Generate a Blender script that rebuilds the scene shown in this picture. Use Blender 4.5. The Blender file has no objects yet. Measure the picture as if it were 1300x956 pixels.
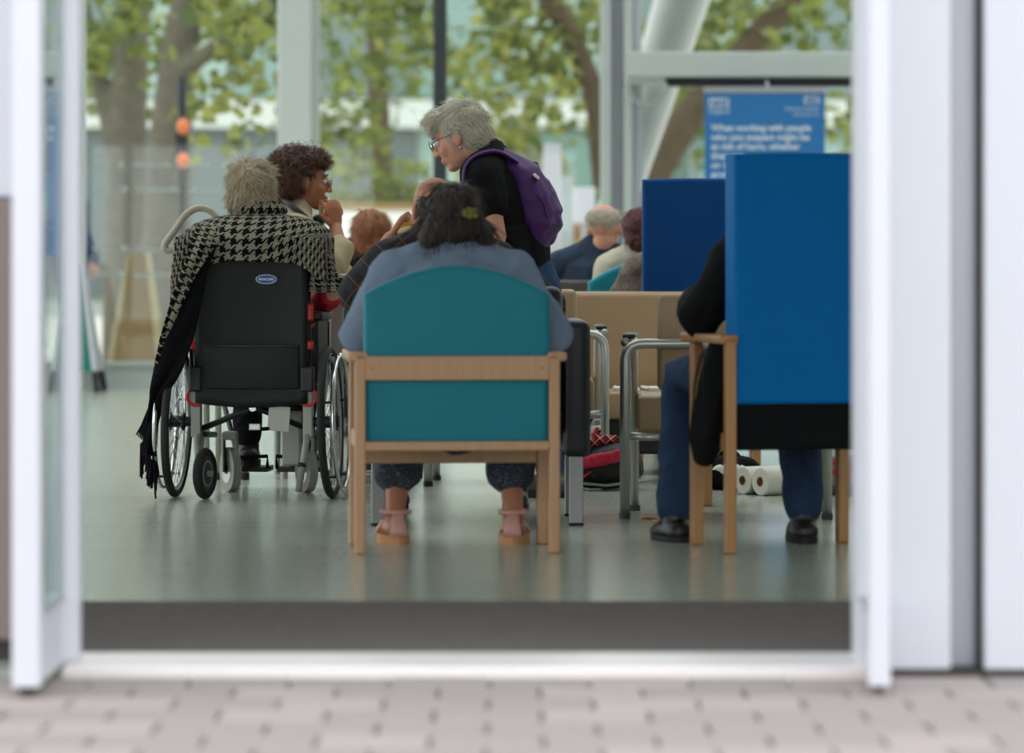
import bpy, bmesh, math, random
import numpy as np
from mathutils import Vector, Matrix, Quaternion, noise
random.seed(7); rng = np.random.default_rng(7)
R = math.radians
SC = bpy.context.scene
COL = SC.collection
V = Vector

# ------------------------------------------------------------------ camera, sky, exposure
F = 5200.0           # focal length in pixels of the 1300 wide frame
HOR = 326.0          # horizon row
CAMZ = 0.95
cam = bpy.data.cameras.new('camera'); camo = bpy.data.objects.new('camera', cam); COL.objects.link(camo)
camo.location = (0, 0, CAMZ); camo.rotation_euler = (R(90), 0, 0)
cam.sensor_width = 36; cam.lens = 36 * F / 1300; cam.shift_y = -(478 - HOR) / 1300
cam.clip_start = 0.1; cam.clip_end = 500
cam.dof.use_dof = True; cam.dof.focus_distance = 16.1; cam.dof.aperture_fstop = 2.6
SC.camera = camo
world = bpy.data.worlds.new('sky'); SC.world = world; world.use_nodes = True
wn = world.node_tree; bg = wn.nodes['Background']
bg.inputs[0].default_value = (0.92, 0.965, 1.0, 1); bg.inputs[1].default_value = 1.0
vs = SC.view_settings; vs.view_transform = 'Standard'; vs.look = 'None'; vs.gamma = 1; vs.use_curve_mapping = False
vs.exposure = 1.3
SC.cycles.max_bounces = 10; SC.cycles.transparent_max_bounces = 24; SC.cycles.diffuse_bounces = 5
SC.cycles.glossy_bounces = 4; SC.cycles.caustics_reflective = False; SC.cycles.caustics_refractive = False
SC.cycles.sample_clamp_indirect = 6.0
try: SC.cycles.use_denoising = True
except Exception: pass

def at(px, py, d): return V(((px - 650) / F * d, d, CAMZ - (py - HOR) / F * d))
def gx(px, d): return (px - 650) / F * d
def gz(py, d): return CAMZ - (py - HOR) / F * d

# ------------------------------------------------------------------ materials
MATS = {}
def srgb(c): return tuple((v / 255 / 12.92 if v / 255 <= 0.04045 else ((v / 255 + 0.055) / 1.055) ** 2.4) for v in c)
def mat(name, col, rough=0.5, metal=0.0, var=0.0, scale=20.0, bump=0.0, bscale=80.0, spec=0.5, coat=0.0, sheen=0.0, trans=None):
    """principled with procedural mottling and fine relief; col is sRGB 0-255"""
    if name in MATS: return MATS[name]
    m = bpy.data.materials.new(name); m.use_nodes = True; nt = m.node_tree; b = nt.nodes['Principled BSDF']
    c = srgb(col)
    b.inputs['Roughness'].default_value = rough; b.inputs['Metallic'].default_value = metal
    b.inputs['Specular IOR Level'].default_value = spec if rough < 0.75 else spec * 0.3
    if coat: b.inputs['Coat Weight'].default_value = coat; b.inputs['Coat Roughness'].default_value = 0.1
    if sheen: b.inputs['Sheen Weight'].default_value = sheen
    tc = nt.nodes.new('ShaderNodeTexCoord')
    n = nt.nodes.new('ShaderNodeTexNoise'); n.inputs['Scale'].default_value = scale; n.inputs['Detail'].default_value = 4
    nt.links.new(tc.outputs['Object'], n.inputs['Vector'])
    mx = nt.nodes.new('ShaderNodeMix'); mx.data_type = 'RGBA'
    mx.inputs[6].default_value = tuple(max(0, v * (1 - var)) for v in c) + (1,)
    mx.inputs[7].default_value = tuple(min(1, v * (1 + var)) for v in c) + (1,)
    nt.links.new(n.outputs['Fac'], mx.inputs[0]); nt.links.new(mx.outputs[2], b.inputs['Base Color'])
    if bump:
        n2 = nt.nodes.new('ShaderNodeTexNoise'); n2.inputs['Scale'].default_value = bscale; n2.inputs['Detail'].default_value = 3
        nt.links.new(tc.outputs['Object'], n2.inputs['Vector'])
        bp = nt.nodes.new('ShaderNodeBump'); bp.inputs['Strength'].default_value = bump; bp.inputs['Distance'].default_value = 0.01
        nt.links.new(n2.outputs['Fac'], bp.inputs['Height']); nt.links.new(bp.outputs[0], b.inputs['Normal'])
    MATS[name] = m; return m

def wood(name, col, col2, axis=2):
    m = bpy.data.materials.new(name); m.use_nodes = True; nt = m.node_tree; b = nt.nodes['Principled BSDF']
    tc = nt.nodes.new('ShaderNodeTexCoord'); mp = nt.nodes.new('ShaderNodeMapping')
    s = [60, 60, 60]; s[axis] = 4; mp.inputs['Scale'].default_value = s
    n = nt.nodes.new('ShaderNodeTexNoise'); n.inputs['Scale'].default_value = 1.0; n.inputs['Detail'].default_value = 5
    mx = nt.nodes.new('ShaderNodeMix'); mx.data_type = 'RGBA'
    mx.inputs[6].default_value = srgb(col) + (1,); mx.inputs[7].default_value = srgb(col2) + (1,)
    nt.links.new(tc.outputs['Object'], mp.inputs[0]); nt.links.new(mp.outputs[0], n.inputs['Vector'])
    nt.links.new(n.outputs['Fac'], mx.inputs[0]); nt.links.new(mx.outputs[2], b.inputs['Base Color'])
    b.inputs['Roughness'].default_value = 0.42
    MATS[name] = m; return m

def glass(name, tint, refl=0.5, rough=0.0):
    m = bpy.data.materials.new(name); m.use_nodes = True; nt = m.node_tree; nt.nodes.remove(nt.nodes['Principled BSDF'])
    out = nt.nodes['Material Output']
    t = nt.nodes.new('ShaderNodeBsdfTransparent'); t.inputs[0].default_value = tint + (1,)
    g = nt.nodes.new('ShaderNodeBsdfGlossy'); g.inputs['Roughness'].default_value = rough; g.inputs[0].default_value = (1, 1, 1, 1)
    fr = nt.nodes.new('ShaderNodeFresnel'); fr.inputs[0].default_value = 1.5
    mu = nt.nodes.new('ShaderNodeMath'); mu.operation = 'MULTIPLY'; mu.inputs[1].default_value = refl
    mx = nt.nodes.new('ShaderNodeMixShader')
    nt.links.new(fr.outputs[0], mu.inputs[0]); nt.links.new(mu.outputs[0], mx.inputs[0])
    nt.links.new(t.outputs[0], mx.inputs[1]); nt.links.new(g.outputs[0], mx.inputs[2]); nt.links.new(mx.outputs[0], out.inputs[0])
    MATS[name] = m; return m

def mathn(nt, op, a, b=None):
    n = nt.nodes.new('ShaderNodeMath'); n.operation = op
    for i, v in enumerate((a, b)):
        if v is None: continue
        if isinstance(v, (int, float)): n.inputs[i].default_value = v
        else: nt.links.new(v, n.inputs[i])
    return n.outputs[0]

def houndstooth(name, dark, light, period):
    m = bpy.data.materials.new(name); m.use_nodes = True; nt = m.node_tree; b = nt.nodes['Principled BSDF']
    uv = nt.nodes.new('ShaderNodeUVMap'); uv.uv_map = 'UVMap'
    nz = nt.nodes.new('ShaderNodeTexNoise'); nz.inputs['Scale'].default_value = 60
    ad = nt.nodes.new('ShaderNodeVectorMath'); ad.operation = 'MULTIPLY_ADD'; ad.inputs[1].default_value = (0.007, 0.007, 0)
    nt.links.new(uv.outputs[0], nz.inputs['Vector']); nt.links.new(nz.outputs['Color'], ad.inputs[0]); nt.links.new(uv.outputs[0], ad.inputs[2])
    sp = nt.nodes.new('ShaderNodeSeparateXYZ'); nt.links.new(ad.outputs[0], sp.inputs[0])
    X = mathn(nt, 'FLOOR', mathn(nt, 'ADD', mathn(nt, 'MULTIPLY', sp.outputs[0], 8 / period), 8000.0))
    Y = mathn(nt, 'FLOOR', mathn(nt, 'ADD', mathn(nt, 'MULTIPLY', sp.outputs[1], 8 / period), 8000.0))
    wx = mathn(nt, 'LESS_THAN', mathn(nt, 'MODULO', X, 8.0), 3.5)
    wy = mathn(nt, 'LESS_THAN', mathn(nt, 'MODULO', Y, 8.0), 3.5)
    tw = mathn(nt, 'LESS_THAN', mathn(nt, 'MODULO', mathn(nt, 'ADD', X, Y), 4.0), 1.5)
    a = mathn(nt, 'MULTIPLY', tw, wx); c = mathn(nt, 'MULTIPLY', mathn(nt, 'SUBTRACT', 1.0, tw), wy)
    fac = mathn(nt, 'ADD', a, c)
    mx = nt.nodes.new('ShaderNodeMix'); mx.data_type = 'RGBA'
    mx.inputs[6].default_value = srgb(light) + (1,); mx.inputs[7].default_value = srgb(dark) + (1,)
    nt.links.new(fac, mx.inputs[0]); nt.links.new(mx.outputs[2], b.inputs['Base Color'])
    b.inputs['Roughness'].default_value = 0.95; b.inputs['Specular IOR Level'].default_value = 0.1
    MATS[name] = m; return m

def plaid(name, base, line, scale=9.0, base2=None):
    m = bpy.data.materials.new(name); m.use_nodes = True; nt = m.node_tree; b = nt.nodes['Principled BSDF']
    tc = nt.nodes.new('ShaderNodeTexCoord'); mp = nt.nodes.new('ShaderNodeMapping')
    mp.inputs['Rotation'].default_value = (0.3, 0.75, 0.2); mp.inputs['Scale'].default_value = (scale,) * 3
    nt.links.new(tc.outputs['Object'], mp.inputs[0]); sp = nt.nodes.new('ShaderNodeSeparateXYZ'); nt.links.new(mp.outputs[0], sp.inputs[0])
    f = None
    for k in (0, 2):
        fr = mathn(nt, 'FRACT', mathn(nt, 'ADD', sp.outputs[k], 50.0)); l = mathn(nt, 'LESS_THAN', fr, 0.07)
        f = l if f is None else mathn(nt, 'MAXIMUM', f, l)
    w = mathn(nt, 'LESS_THAN', mathn(nt, 'FRACT', mathn(nt, 'ADD', sp.outputs[0], 50.5)), 0.4)
    mx0 = nt.nodes.new('ShaderNodeMix'); mx0.data_type = 'RGBA'
    mx0.inputs[6].default_value = srgb(base) + (1,); mx0.inputs[7].default_value = srgb(base2 or base) + (1,)
    nt.links.new(w, mx0.inputs[0])
    mx = nt.nodes.new('ShaderNodeMix'); mx.data_type = 'RGBA'; mx.inputs[7].default_value = srgb(line) + (1,)
    nt.links.new(mx0.outputs[2], mx.inputs[6]); nt.links.new(f, mx.inputs[0]); nt.links.new(mx.outputs[2], b.inputs['Base Color'])
    b.inputs['Roughness'].default_value = 0.9
    MATS[name] = m; return m

def speckle(name, base, dots, scale=160.0, thr=0.62):
    m = bpy.data.materials.new(name); m.use_nodes = True; nt = m.node_tree; b = nt.nodes['Principled BSDF']
    tc = nt.nodes.new('ShaderNodeTexCoord'); n = nt.nodes.new('ShaderNodeTexNoise'); n.inputs['Scale'].default_value = scale
    nt.links.new(tc.outputs['Object'], n.inputs['Vector'])
    r = nt.nodes.new('ShaderNodeValToRGB'); r.color_ramp.elements[0].position = thr - 0.05; r.color_ramp.elements[1].position = thr + 0.03
    r.color_ramp.elements[0].color = srgb(base) + (1,); r.color_ramp.elements[1].color = srgb(dots) + (1,)
    nt.links.new(n.outputs['Fac'], r.inputs[0]); nt.links.new(r.outputs[0], b.inputs['Base Color'])
    b.inputs['Roughness'].default_value = 0.9
    MATS[name] = m; return m

def leafmat(name, cols):
    m = bpy.data.materials.new(name); m.use_nodes = True; nt = m.node_tree; nt.nodes.remove(nt.nodes['Principled BSDF'])
    g = nt.nodes.new('ShaderNodeNewGeometry'); r = nt.nodes.new('ShaderNodeValToRGB')
    el = r.color_ramp.elements
    for i, c in enumerate(cols):
        e = el[i] if i < 2 else el.new(i / (len(cols) - 1))
        e.position = i / (len(cols) - 1); e.color = srgb(c) + (1,)
    nt.links.new(g.outputs['Random Per Island'], r.inputs[0])
    d = nt.nodes.new('ShaderNodeBsdfDiffuse'); t = nt.nodes.new('ShaderNodeBsdfTranslucent')
    mx = nt.nodes.new('ShaderNodeMixShader'); mx.inputs[0].default_value = 0.45
    nt.links.new(r.outputs[0], d.inputs[0]); nt.links.new(r.outputs[0], t.inputs[0])
    nt.links.new(d.outputs[0], mx.inputs[1]); nt.links.new(t.outputs[0], mx.inputs[2]); nt.links.new(mx.outputs[0], nt.nodes['Material Output'].inputs[0])
    MATS[name] = m; return m

white = mat('white_powder_coat', (206, 205, 213), 0.45, var=0.02, scale=3)
greyal = mat('grey_aluminium', (176, 176, 184), 0.35, 0.3, var=0.03, scale=4)
palegrey = mat('pale_grey_steel', (206, 212, 208), 0.4, var=0.02, scale=3)
blackm = mat('black_plastic', (22, 22, 24), 0.45, var=0.1)
rubber = mat('black_rubber', (26, 26, 27), 0.7, var=0.15, bump=0.1)
chrome = mat('chrome', (205, 205, 205), 0.14, 1.0, var=0.02)
silver = mat('silver_tube', (186, 186, 180), 0.3, 0.75, var=0.04)
greypaint = mat('grey_paint', (158, 158, 150), 0.4, 0.2, var=0.05)
beech = wood('beech_wood', (203, 158, 120), (182, 134, 96))
oakw = wood('oak_wood', (190, 140, 88), (165, 114, 66))
tealv = mat('teal_vinyl', (16, 124, 140), 0.5, var=0.05, scale=6, bump=0.05, bscale=300, spec=0.3)
bluev = mat('blue_vinyl', (0, 108, 178), 0.55, var=0.04, scale=5, bump=0.05, bscale=300, spec=0.1)
blackv = mat('black_vinyl', (34, 34, 38), 0.4, var=0.05, bump=0.06, bscale=200)
beigev = mat('beige_vinyl', (168, 138, 104), 0.45, var=0.04, scale=6, bump=0.05, bscale=250)
brownv = mat('dark_brown_vinyl', (76, 68, 62), 0.5, var=0.05)
redp = mat('red_plastic', (206, 40, 34), 0.4, var=0.05)
redf = mat('red_cloth', (206, 46, 62), 0.85, var=0.08, scale=30, bump=0.15, bscale=60)
blackf = mat('black_cloth', (20, 20, 22), 0.9, var=0.2, scale=15, bump=0.25, bscale=40)
paper = mat('white_paper', (232, 230, 224), 0.8, var=0.03)
G_FAR = glass('clear_glass', (0.95, 0.972, 0.96), 0.7)
G_DOOR = glass('door_glass', (0.84, 0.89, 0.87), 0.22)

# ------------------------------------------------------------------ mesh building
class MB:
    def __init__(s): s.v = []; s.f = []
    def add(s, vs_, fs):
        o = len(s.v); s.v += [V(p) for p in vs_]; s.f += [tuple(i + o for i in f) for f in fs]; return s
    def box(s, lo, hi, rot=None, c=None):
        x0, y0, z0 = lo; x1, y1, z1 = hi
        p = [V((x, y, z)) for z in (z0, z1) for y in (y0, y1) for x in (x0, x1)]
        if rot is not None:
            c = V(c) if c is not None else (V(lo) + V(hi)) / 2
            p = [rot @ (q - c) + c for q in p]
        return s.add(p, [(0, 2, 3, 1), (4, 5, 7, 6), (0, 1, 5, 4), (2, 6, 7, 3), (0, 4, 6, 2), (1, 3, 7, 5)])
    def rbox(s, lo, hi, r=0.01, n=3, rot=None, c=None):
        bm = bmesh.new(); bmesh.ops.create_cube(bm, size=1)
        lo = V(lo); hi = V(hi); sz = hi - lo; ce = (hi + lo) / 2
        for v in bm.verts: v.co = V((v.co.x * sz.x, v.co.y * sz.y, v.co.z * sz.z)) + ce
        bmesh.ops.bevel(bm, geom=bm.edges[:] , offset=min(r, 0.49 * min(sz)), segments=n, affect='EDGES', profile=0.5)
        bm.verts.index_update()
        p = [v.co.copy() for v in bm.verts]
        if rot is not None:
            c = V(c) if c is not None else ce
            p = [rot @ (q - c) + c for q in p]
        s.add(p, [tuple(v.index for v in f.verts) for f in bm.faces]); bm.free(); return s
    def tube(s, path, rad, n=10, cap='flat', right=None, ax=1.0, ay=1.0, closed=False):
        P = [V(p) for p in path]; m = len(P)
        rad = list(rad) if hasattr(rad, '__len__') else [rad] * m
        if cap == 'round' and not closed:       # hemispherical ends
            t0 = (P[0] - P[1]).normalized(); t1 = (P[-1] - P[-2]).normalized()
            pre = [(P[0] + t0 * rad[0] * math.sin(a), rad[0] * math.cos(a)) for a in (R(84), R(60), R(30))]
            post = [(P[-1] + t1 * rad[-1] * math.sin(a), rad[-1] * math.cos(a)) for a in (R(30), R(60), R(84))]
            P = [a for a, _ in pre] + P + [a for a, _ in post]; rad = [b for _, b in pre] + rad + [b for _, b in post]; m = len(P)
        o = len(s.v); prevN = None
        for i in range(m):
            if closed: t = P[(i + 1) % m] - P[i - 1]
            else: t = P[min(i + 1, m - 1)] - P[max(i - 1, 0)]
            t = t.normalized() if t.length > 1e-9 else V((0, 0, 1))
            if right is not None: u = V(right) - t * V(right).dot(t)
            elif prevN is None: u = t.cross(V((0.31, 0.2, 0.93))) if abs(t.z) < 0.9 else t.cross(V((1, 0.1, 0)))
            else: u = prevN - t * prevN.dot(t)
            u.normalize(); w = t.cross(u); prevN = u
            aX = ax[i] if hasattr(ax, '__len__') else ax; aY = ay[i] if hasattr(ay, '__len__') else ay
            for k in range(n):
                a = 2 * math.pi * k / n
                s.v.append(P[i] + u * (rad[i] * aX * math.cos(a)) + w * (rad[i] * aY * math.sin(a)))
        for i in range(m if closed else m - 1):
            j = (i + 1) % m
            for k in range(n):
                s.f.append((o + i * n + k, o + i * n + (k + 1) % n, o + j * n + (k + 1) % n, o + j * n + k))
        if not closed:
            s.f.append(tuple(o + k for k in reversed(range(n)))); s.f.append(tuple(o + (m - 1) * n + k for k in range(n)))
        return s
    def ell(s, c, r, rot=None, n=16, m=10):
        c = V(c); o = len(s.v); r = r if hasattr(r, '__len__') else (r, r, r)
        for i in range(1, m):
            a = math.pi * i / m
            for k in range(n):
                b = 2 * math.pi * k / n
                p = V((r[0] * math.sin(a) * math.cos(b), r[1] * math.sin(a) * math.sin(b), r[2] * math.cos(a)))
                s.v.append((rot @ p if rot is not None else p) + c)
        top = V((0, 0, r[2])); bot = V((0, 0, -r[2]))
        s.v.append((rot @ top if rot is not None else top) + c); s.v.append((rot @ bot if rot is not None else bot) + c)
        T = len(s.v) - 2; B = T + 1
        for k in range(n):
            s.f.append((T, o + k, o + (k + 1) % n)); s.f.append((B, o + (m - 2) * n + (k + 1) % n, o + (m - 2) * n + k))
            for i in range(m - 2):
                s.f.append((o + i * n + k, o + (i + 1) * n + k, o + (i + 1) * n + (k + 1) % n, o + i * n + (k + 1) % n))
        return s
    def torus(s, c, Rm, rm, axis=(1, 0, 0), n=40, k=8):
        ax = V(axis).normalized(); u = ax.orthogonal().normalized(); w = ax.cross(u); c = V(c)
        return s.tube([c + (u * math.cos(2 * math.pi * i / n) + w * math.sin(2 * math.pi * i / n)) * Rm for i in range(n)], rm, n=k, closed=True)
    def prism(s, pts, thick, axis=1, at0=0.0):
        """outline pts (2-D, in the other two axes in order), extruded along axis"""
        n = len(pts)
        def mk(p, t):
            q = [p[0], p[1]]; q.insert(axis, t); return V(q)
        return s.add([mk(p, at0) for p in pts] + [mk(p, at0 + thick) for p in pts],
                     [tuple(range(n)), tuple(reversed(range(n, 2 * n)))] + [(i, (i + 1) % n + 0, (i + 1) % n + n, i + n)[::-1] for i in range(n)])
    def cyl(s, a, b, r, n=16): return s.tube([a, b], r, n=n)
    def build(s, name, m, parent=None, smooth=False, kind=None, fix=True):
        return mkobj(name, s.v, s.f, m, parent, smooth, kind, fix)

def mkobj(name, v, f, m, parent=None, smooth=False, kind=None, fix=True, uvs=None):
    me = bpy.data.meshes.new(name); me.from_pydata([tuple(p) for p in v], [], [tuple(int(i) for i in q) for q in f])
    if fix:
        bm = bmesh.new(); bm.from_mesh(me); bmesh.ops.recalc_face_normals(bm, faces=bm.faces[:]); bm.to_mesh(me); bm.free()
    me.update()
    if uvs is not None:
        ul = me.uv_layers.new(name='UVMap')
        li = np.zeros(len(me.loops), dtype=np.int32); me.loops.foreach_get('vertex_index', li)
        ul.data.foreach_set('uv', np.asarray(uvs, dtype=np.float32)[li].ravel())
    if smooth:
        me.polygons.foreach_set('use_smooth', [True] * len(me.polygons))
        if smooth == 'auto':
            try: me.set_sharp_from_angle(angle=R(38))
            except Exception: pass
    o = bpy.data.objects.new(name, me); COL.objects.link(o)
    if m is not None: me.materials.append(MATS[m] if isinstance(m, str) else m)
    if parent is not None: o.parent = parent
    if kind: o['kind'] = kind
    return o

def tag(o, label=None, cat=None, group=None, kind=None):
    if label: o['label'] = label
    if cat: o['category'] = cat
    if group: o['group'] = group
    if kind: o['kind'] = kind
    return o
def thing(name, label, cat, loc=(0, 0, 0), rz=0.0, group=None):
    o = bpy.data.objects.new(name, None); COL.objects.link(o); o.location = loc; o.rotation_euler = (0, 0, rz)
    o.empty_display_size = 0.1
    return tag(o, label, cat, group)
def struct(name, mb, m, parent=None, smooth=False, label=None):
    o = mb.build(name, m, parent, smooth)
    if parent is None: o['kind'] = 'structure'
    if label: o['label'] = label
    return o
def bend(pts, r, n=6):
    """round the corners of a polyline"""
    P = [V(p) for p in pts]; out = [P[0]]
    for i in range(1, len(P) - 1):
        a = P[i - 1] - P[i]; b = P[i + 1] - P[i]; q = min(r, a.length * 0.49, b.length * 0.49)
        A = P[i] + a.normalized() * q; B = P[i] + b.normalized() * q
        for k in range(n + 1):
            t = k / n; out.append(A * (1 - t) ** 2 + P[i] * 2 * t * (1 - t) + B * t * t)
    out.append(P[-1]); return out
def fuse(mb, voxel=0.007, it=6):
    """melt overlapping closed shapes into ONE continuous surface"""
    me = bpy.data.meshes.new('tmp'); me.from_pydata([tuple(p) for p in mb.v], [], mb.f)
    bm = bmesh.new(); bm.from_mesh(me); bmesh.ops.recalc_face_normals(bm, faces=bm.faces[:]); bm.to_mesh(me); bm.free()
    o = bpy.data.objects.new('tmp', me); COL.objects.link(o)
    r = o.modifiers.new('r', 'REMESH'); r.mode = 'VOXEL'; r.voxel_size = voxel; r.adaptivity = 0
    if it: s = o.modifiers.new('s', 'SMOOTH'); s.factor = 0.5; s.iterations = it
    dg = bpy.context.evaluated_depsgraph_get(); ev = o.evaluated_get(dg); m2 = bpy.data.meshes.new_from_object(ev)
    bpy.data.objects.remove(o); bpy.data.meshes.remove(me)
    return m2
def fused(name, mb, m, parent, voxel=0.007, it=6, wrinkle=0.0, wscale=9.0, stretch=(1, 1, 1), seed=0.0, cut=None):
    me = fuse(mb, voxel, it); me.name = name
    if wrinkle:
        off = V((seed, seed * 1.7, 0))
        nv = [v.normal.copy() for v in me.vertices]
        for v, n in zip(me.vertices, nv):
            q = V((v.co.x * stretch[0], v.co.y * stretch[1], v.co.z * stretch[2])) * wscale + off
            a = noise.noise(q) + 0.5 * noise.noise(q * 2.3)
            a = 1 - 2.2 * abs(a)          # ridged folds
            v.co += n * (wrinkle * (a - 0.3))
    me.polygons.foreach_set('use_smooth', [True] * len(me.polygons))
    me.materials.clear(); me.materials.append(MATS[m] if isinstance(m, str) else m)
    o = bpy.data.objects.new(name, me); COL.objects.link(o)
    if parent is not None: o.parent = parent
    return o
def lettering(txt, size, m, parent, mtx, align='LEFT', depth=0.0005, bold=0.0, name='lettering', shear=0.0, width=None):
    cu = bpy.data.curves.new('t', 'FONT'); cu.body = txt; cu.size = size; cu.align_x = align; cu.extrude = depth; cu.offset = bold; cu.shear = shear
    cu.resolution_u = 3
    o = bpy.data.objects.new('t', cu); COL.objects.link(o)
    dg = bpy.context.evaluated_depsgraph_get(); me = bpy.data.meshes.new_from_object(o.evaluated_get(dg))
    bpy.data.objects.remove(o); bpy.data.curves.remove(cu)
    if width:
        xs = [v.co.x for v in me.vertices]; k = width / (max(xs) - min(xs)); x0 = min(xs) if align == 'LEFT' else max(xs)
        for v in me.vertices: v.co.x = x0 + (v.co.x - x0) * k
    me.transform(mtx); me.name = name; me.materials.clear(); me.materials.append(MATS[m] if isinstance(m, str) else m)
    o = bpy.data.objects.new(name, me); COL.objects.link(o); o.parent = parent; return o
def face_cam(p):      # text plane facing the camera (-Y)
    return Matrix.Translation(V(p)) @ Matrix.Rotation(R(90), 4, 'X')
# ================================================================== THE SETTING
def floor_material():
    m = bpy.data.materials.new('polished_floor'); m.use_nodes = True; nt = m.node_tree; b = nt.nodes['Principled BSDF']
    tc = nt.nodes.new('ShaderNodeTexCoord')
    n = nt.nodes.new('ShaderNodeTexNoise'); n.inputs['Scale'].default_value = 90; n.inputs['Detail'].default_value = 6
    nt.links.new(tc.outputs['Object'], n.inputs['Vector'])
    r = nt.nodes.new('ShaderNodeValToRGB'); r.color_ramp.elements[0].position = 0.35; r.color_ramp.elements[1].position = 0.7
    r.color_ramp.elements[0].color = srgb((158, 166, 152)) + (1,); r.color_ramp.elements[1].color = srgb((190, 194, 180)) + (1,)
    nt.links.new(n.outputs['Fac'], r.inputs[0]); nt.links.new(r.outputs[0], b.inputs['Base Color'])
    n2 = nt.nodes.new('ShaderNodeTexNoise'); n2.inputs['Scale'].default_value = 3.0
    mp = nt.nodes.new('ShaderNodeMapping'); mp.inputs['Scale'].default_value = (0.4, 3, 1)
    nt.links.new(tc.outputs['Object'], mp.inputs[0]); nt.links.new(mp.outputs[0], n2.inputs['Vector'])
    mr = nt.nodes.new('ShaderNodeMapRange'); mr.inputs['To Min'].default_value = 0.17; mr.inputs['To Max'].default_value = 0.21
    nt.links.new(n2.outputs['Fac'], mr.inputs[0]); nt.links.new(mr.outputs[0], b.inputs['Roughness'])
    b.inputs['Specular IOR Level'].default_value = 0.8
    return m
MATS['polished_floor'] = floor_material()
ribmat = mat('ribbed_mat', (104, 97, 94), 0.95, var=0.25, scale=25, bump=0.6, bscale=120)
def rib_nodes(m):
    nt = m.node_tree; b = nt.nodes['Principled BSDF']; tc = nt.nodes.new('ShaderNodeTexCoord')
    w = nt.nodes.new('ShaderNodeTexWave'); w.wave_type = 'BANDS'; w.bands_direction = 'Y'; w.inputs['Scale'].default_value = 6.0; w.inputs['Distortion'].default_value = 0.15
    nt.links.new(tc.outputs['Object'], w.inputs['Vector'])
    bp = nt.nodes.new('ShaderNodeBump'); bp.inputs['Strength'].default_value = 0.7; bp.inputs['Distance'].default_value = 0.02
    nt.links.new(w.outputs['Fac'], bp.inputs['Height']); nt.links.new(bp.outputs[0], b.inputs['Normal'])
rib_nodes(ribmat)
slabm = mat('paving_stone', (154, 145, 141), 0.8, var=0.10, scale=12, bump=0.25, bscale=90)
slabm2 = mat('paving_stone_pale', (166, 155, 151), 0.8, var=0.08, scale=10, bump=0.25, bscale=90)
jointm = mat('joint_mortar', (104, 96, 94), 0.95, var=0.1)
groundm = mat('street_paving', (196, 190, 178), 0.8, var=0.08, scale=2, bump=0.1, bscale=20)
browngrey = mat('brown_grey_panel', (128, 112, 106), 0.6, var=0.05)
seal = mat('dark_seal', (70, 66, 64), 0.8, var=0.1)
ceilm = mat('white_ceiling', (226, 228, 226), 0.8, var=0.02)
wallm = mat('white_wall', (222, 222, 218), 0.8, var=0.03)

HX0, HX1, HY0, HY1, HZ = -6.2, 6.2, 9.42, 29.7, 5.0
struct('floor', MB().box((HX0, HY0, -0.1), (HX1, HY1 + 0.3, 0)), 'polished_floor')
# pavement in front of the entrance: each slab its own piece
pav = struct('pavement', MB().box((-8, -3, -0.12), (8, HY0 - 0.02, -0.028)), jointm)
sl = 0.226
def slabmesh(i):
    mb = MB().rbox((-sl / 2 + 0.0035, -sl / 2 + 0.0035, -0.04), (sl / 2 - 0.0035, sl / 2 - 0.0035, 0), 0.004, 1)
    o = mb.build('paving_slab', [slabm, slabm2][i]); return o
protos = [slabmesh(0), slabmesh(1)]; used = [False, False]
for r in range(13):
    for c in range(14):
        k = 0 if random.random() < 0.6 else 1
        o = protos[k] if not used[k] else protos[k].copy()
        if used[k]: COL.objects.link(o)
        used[k] = True
        o.parent = pav
        o.location = (-1.52 + sl * c + (sl / 2 if r % 2 else 0), HY0 - 0.03 - sl * (r + 0.5), -0.012 + random.uniform(-0.0015, 0.0015))
struct('ground_outside', MB().box((-60, HY1 + 0.3, -0.15), (60, 140, -0.02)), groundm)

# threshold, entrance mat
struct('trim_1', MB().rbox((-1.03, 9.36, -0.03), (0.835, 9.72, 0.012), 0.006, 2), mat('silver_threshold', (228, 220, 218), 0.35, 0.2, var=0.03))
MB().rbox((-1.5, 9.73, 0.0), (1.2, 11.2, 0.009), 0.004, 1).build('entrance_mat', ribmat)
tag(bpy.data.objects['entrance_mat'], 'dark grey ribbed entrance mat just inside the threshold', 'mat')

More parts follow.
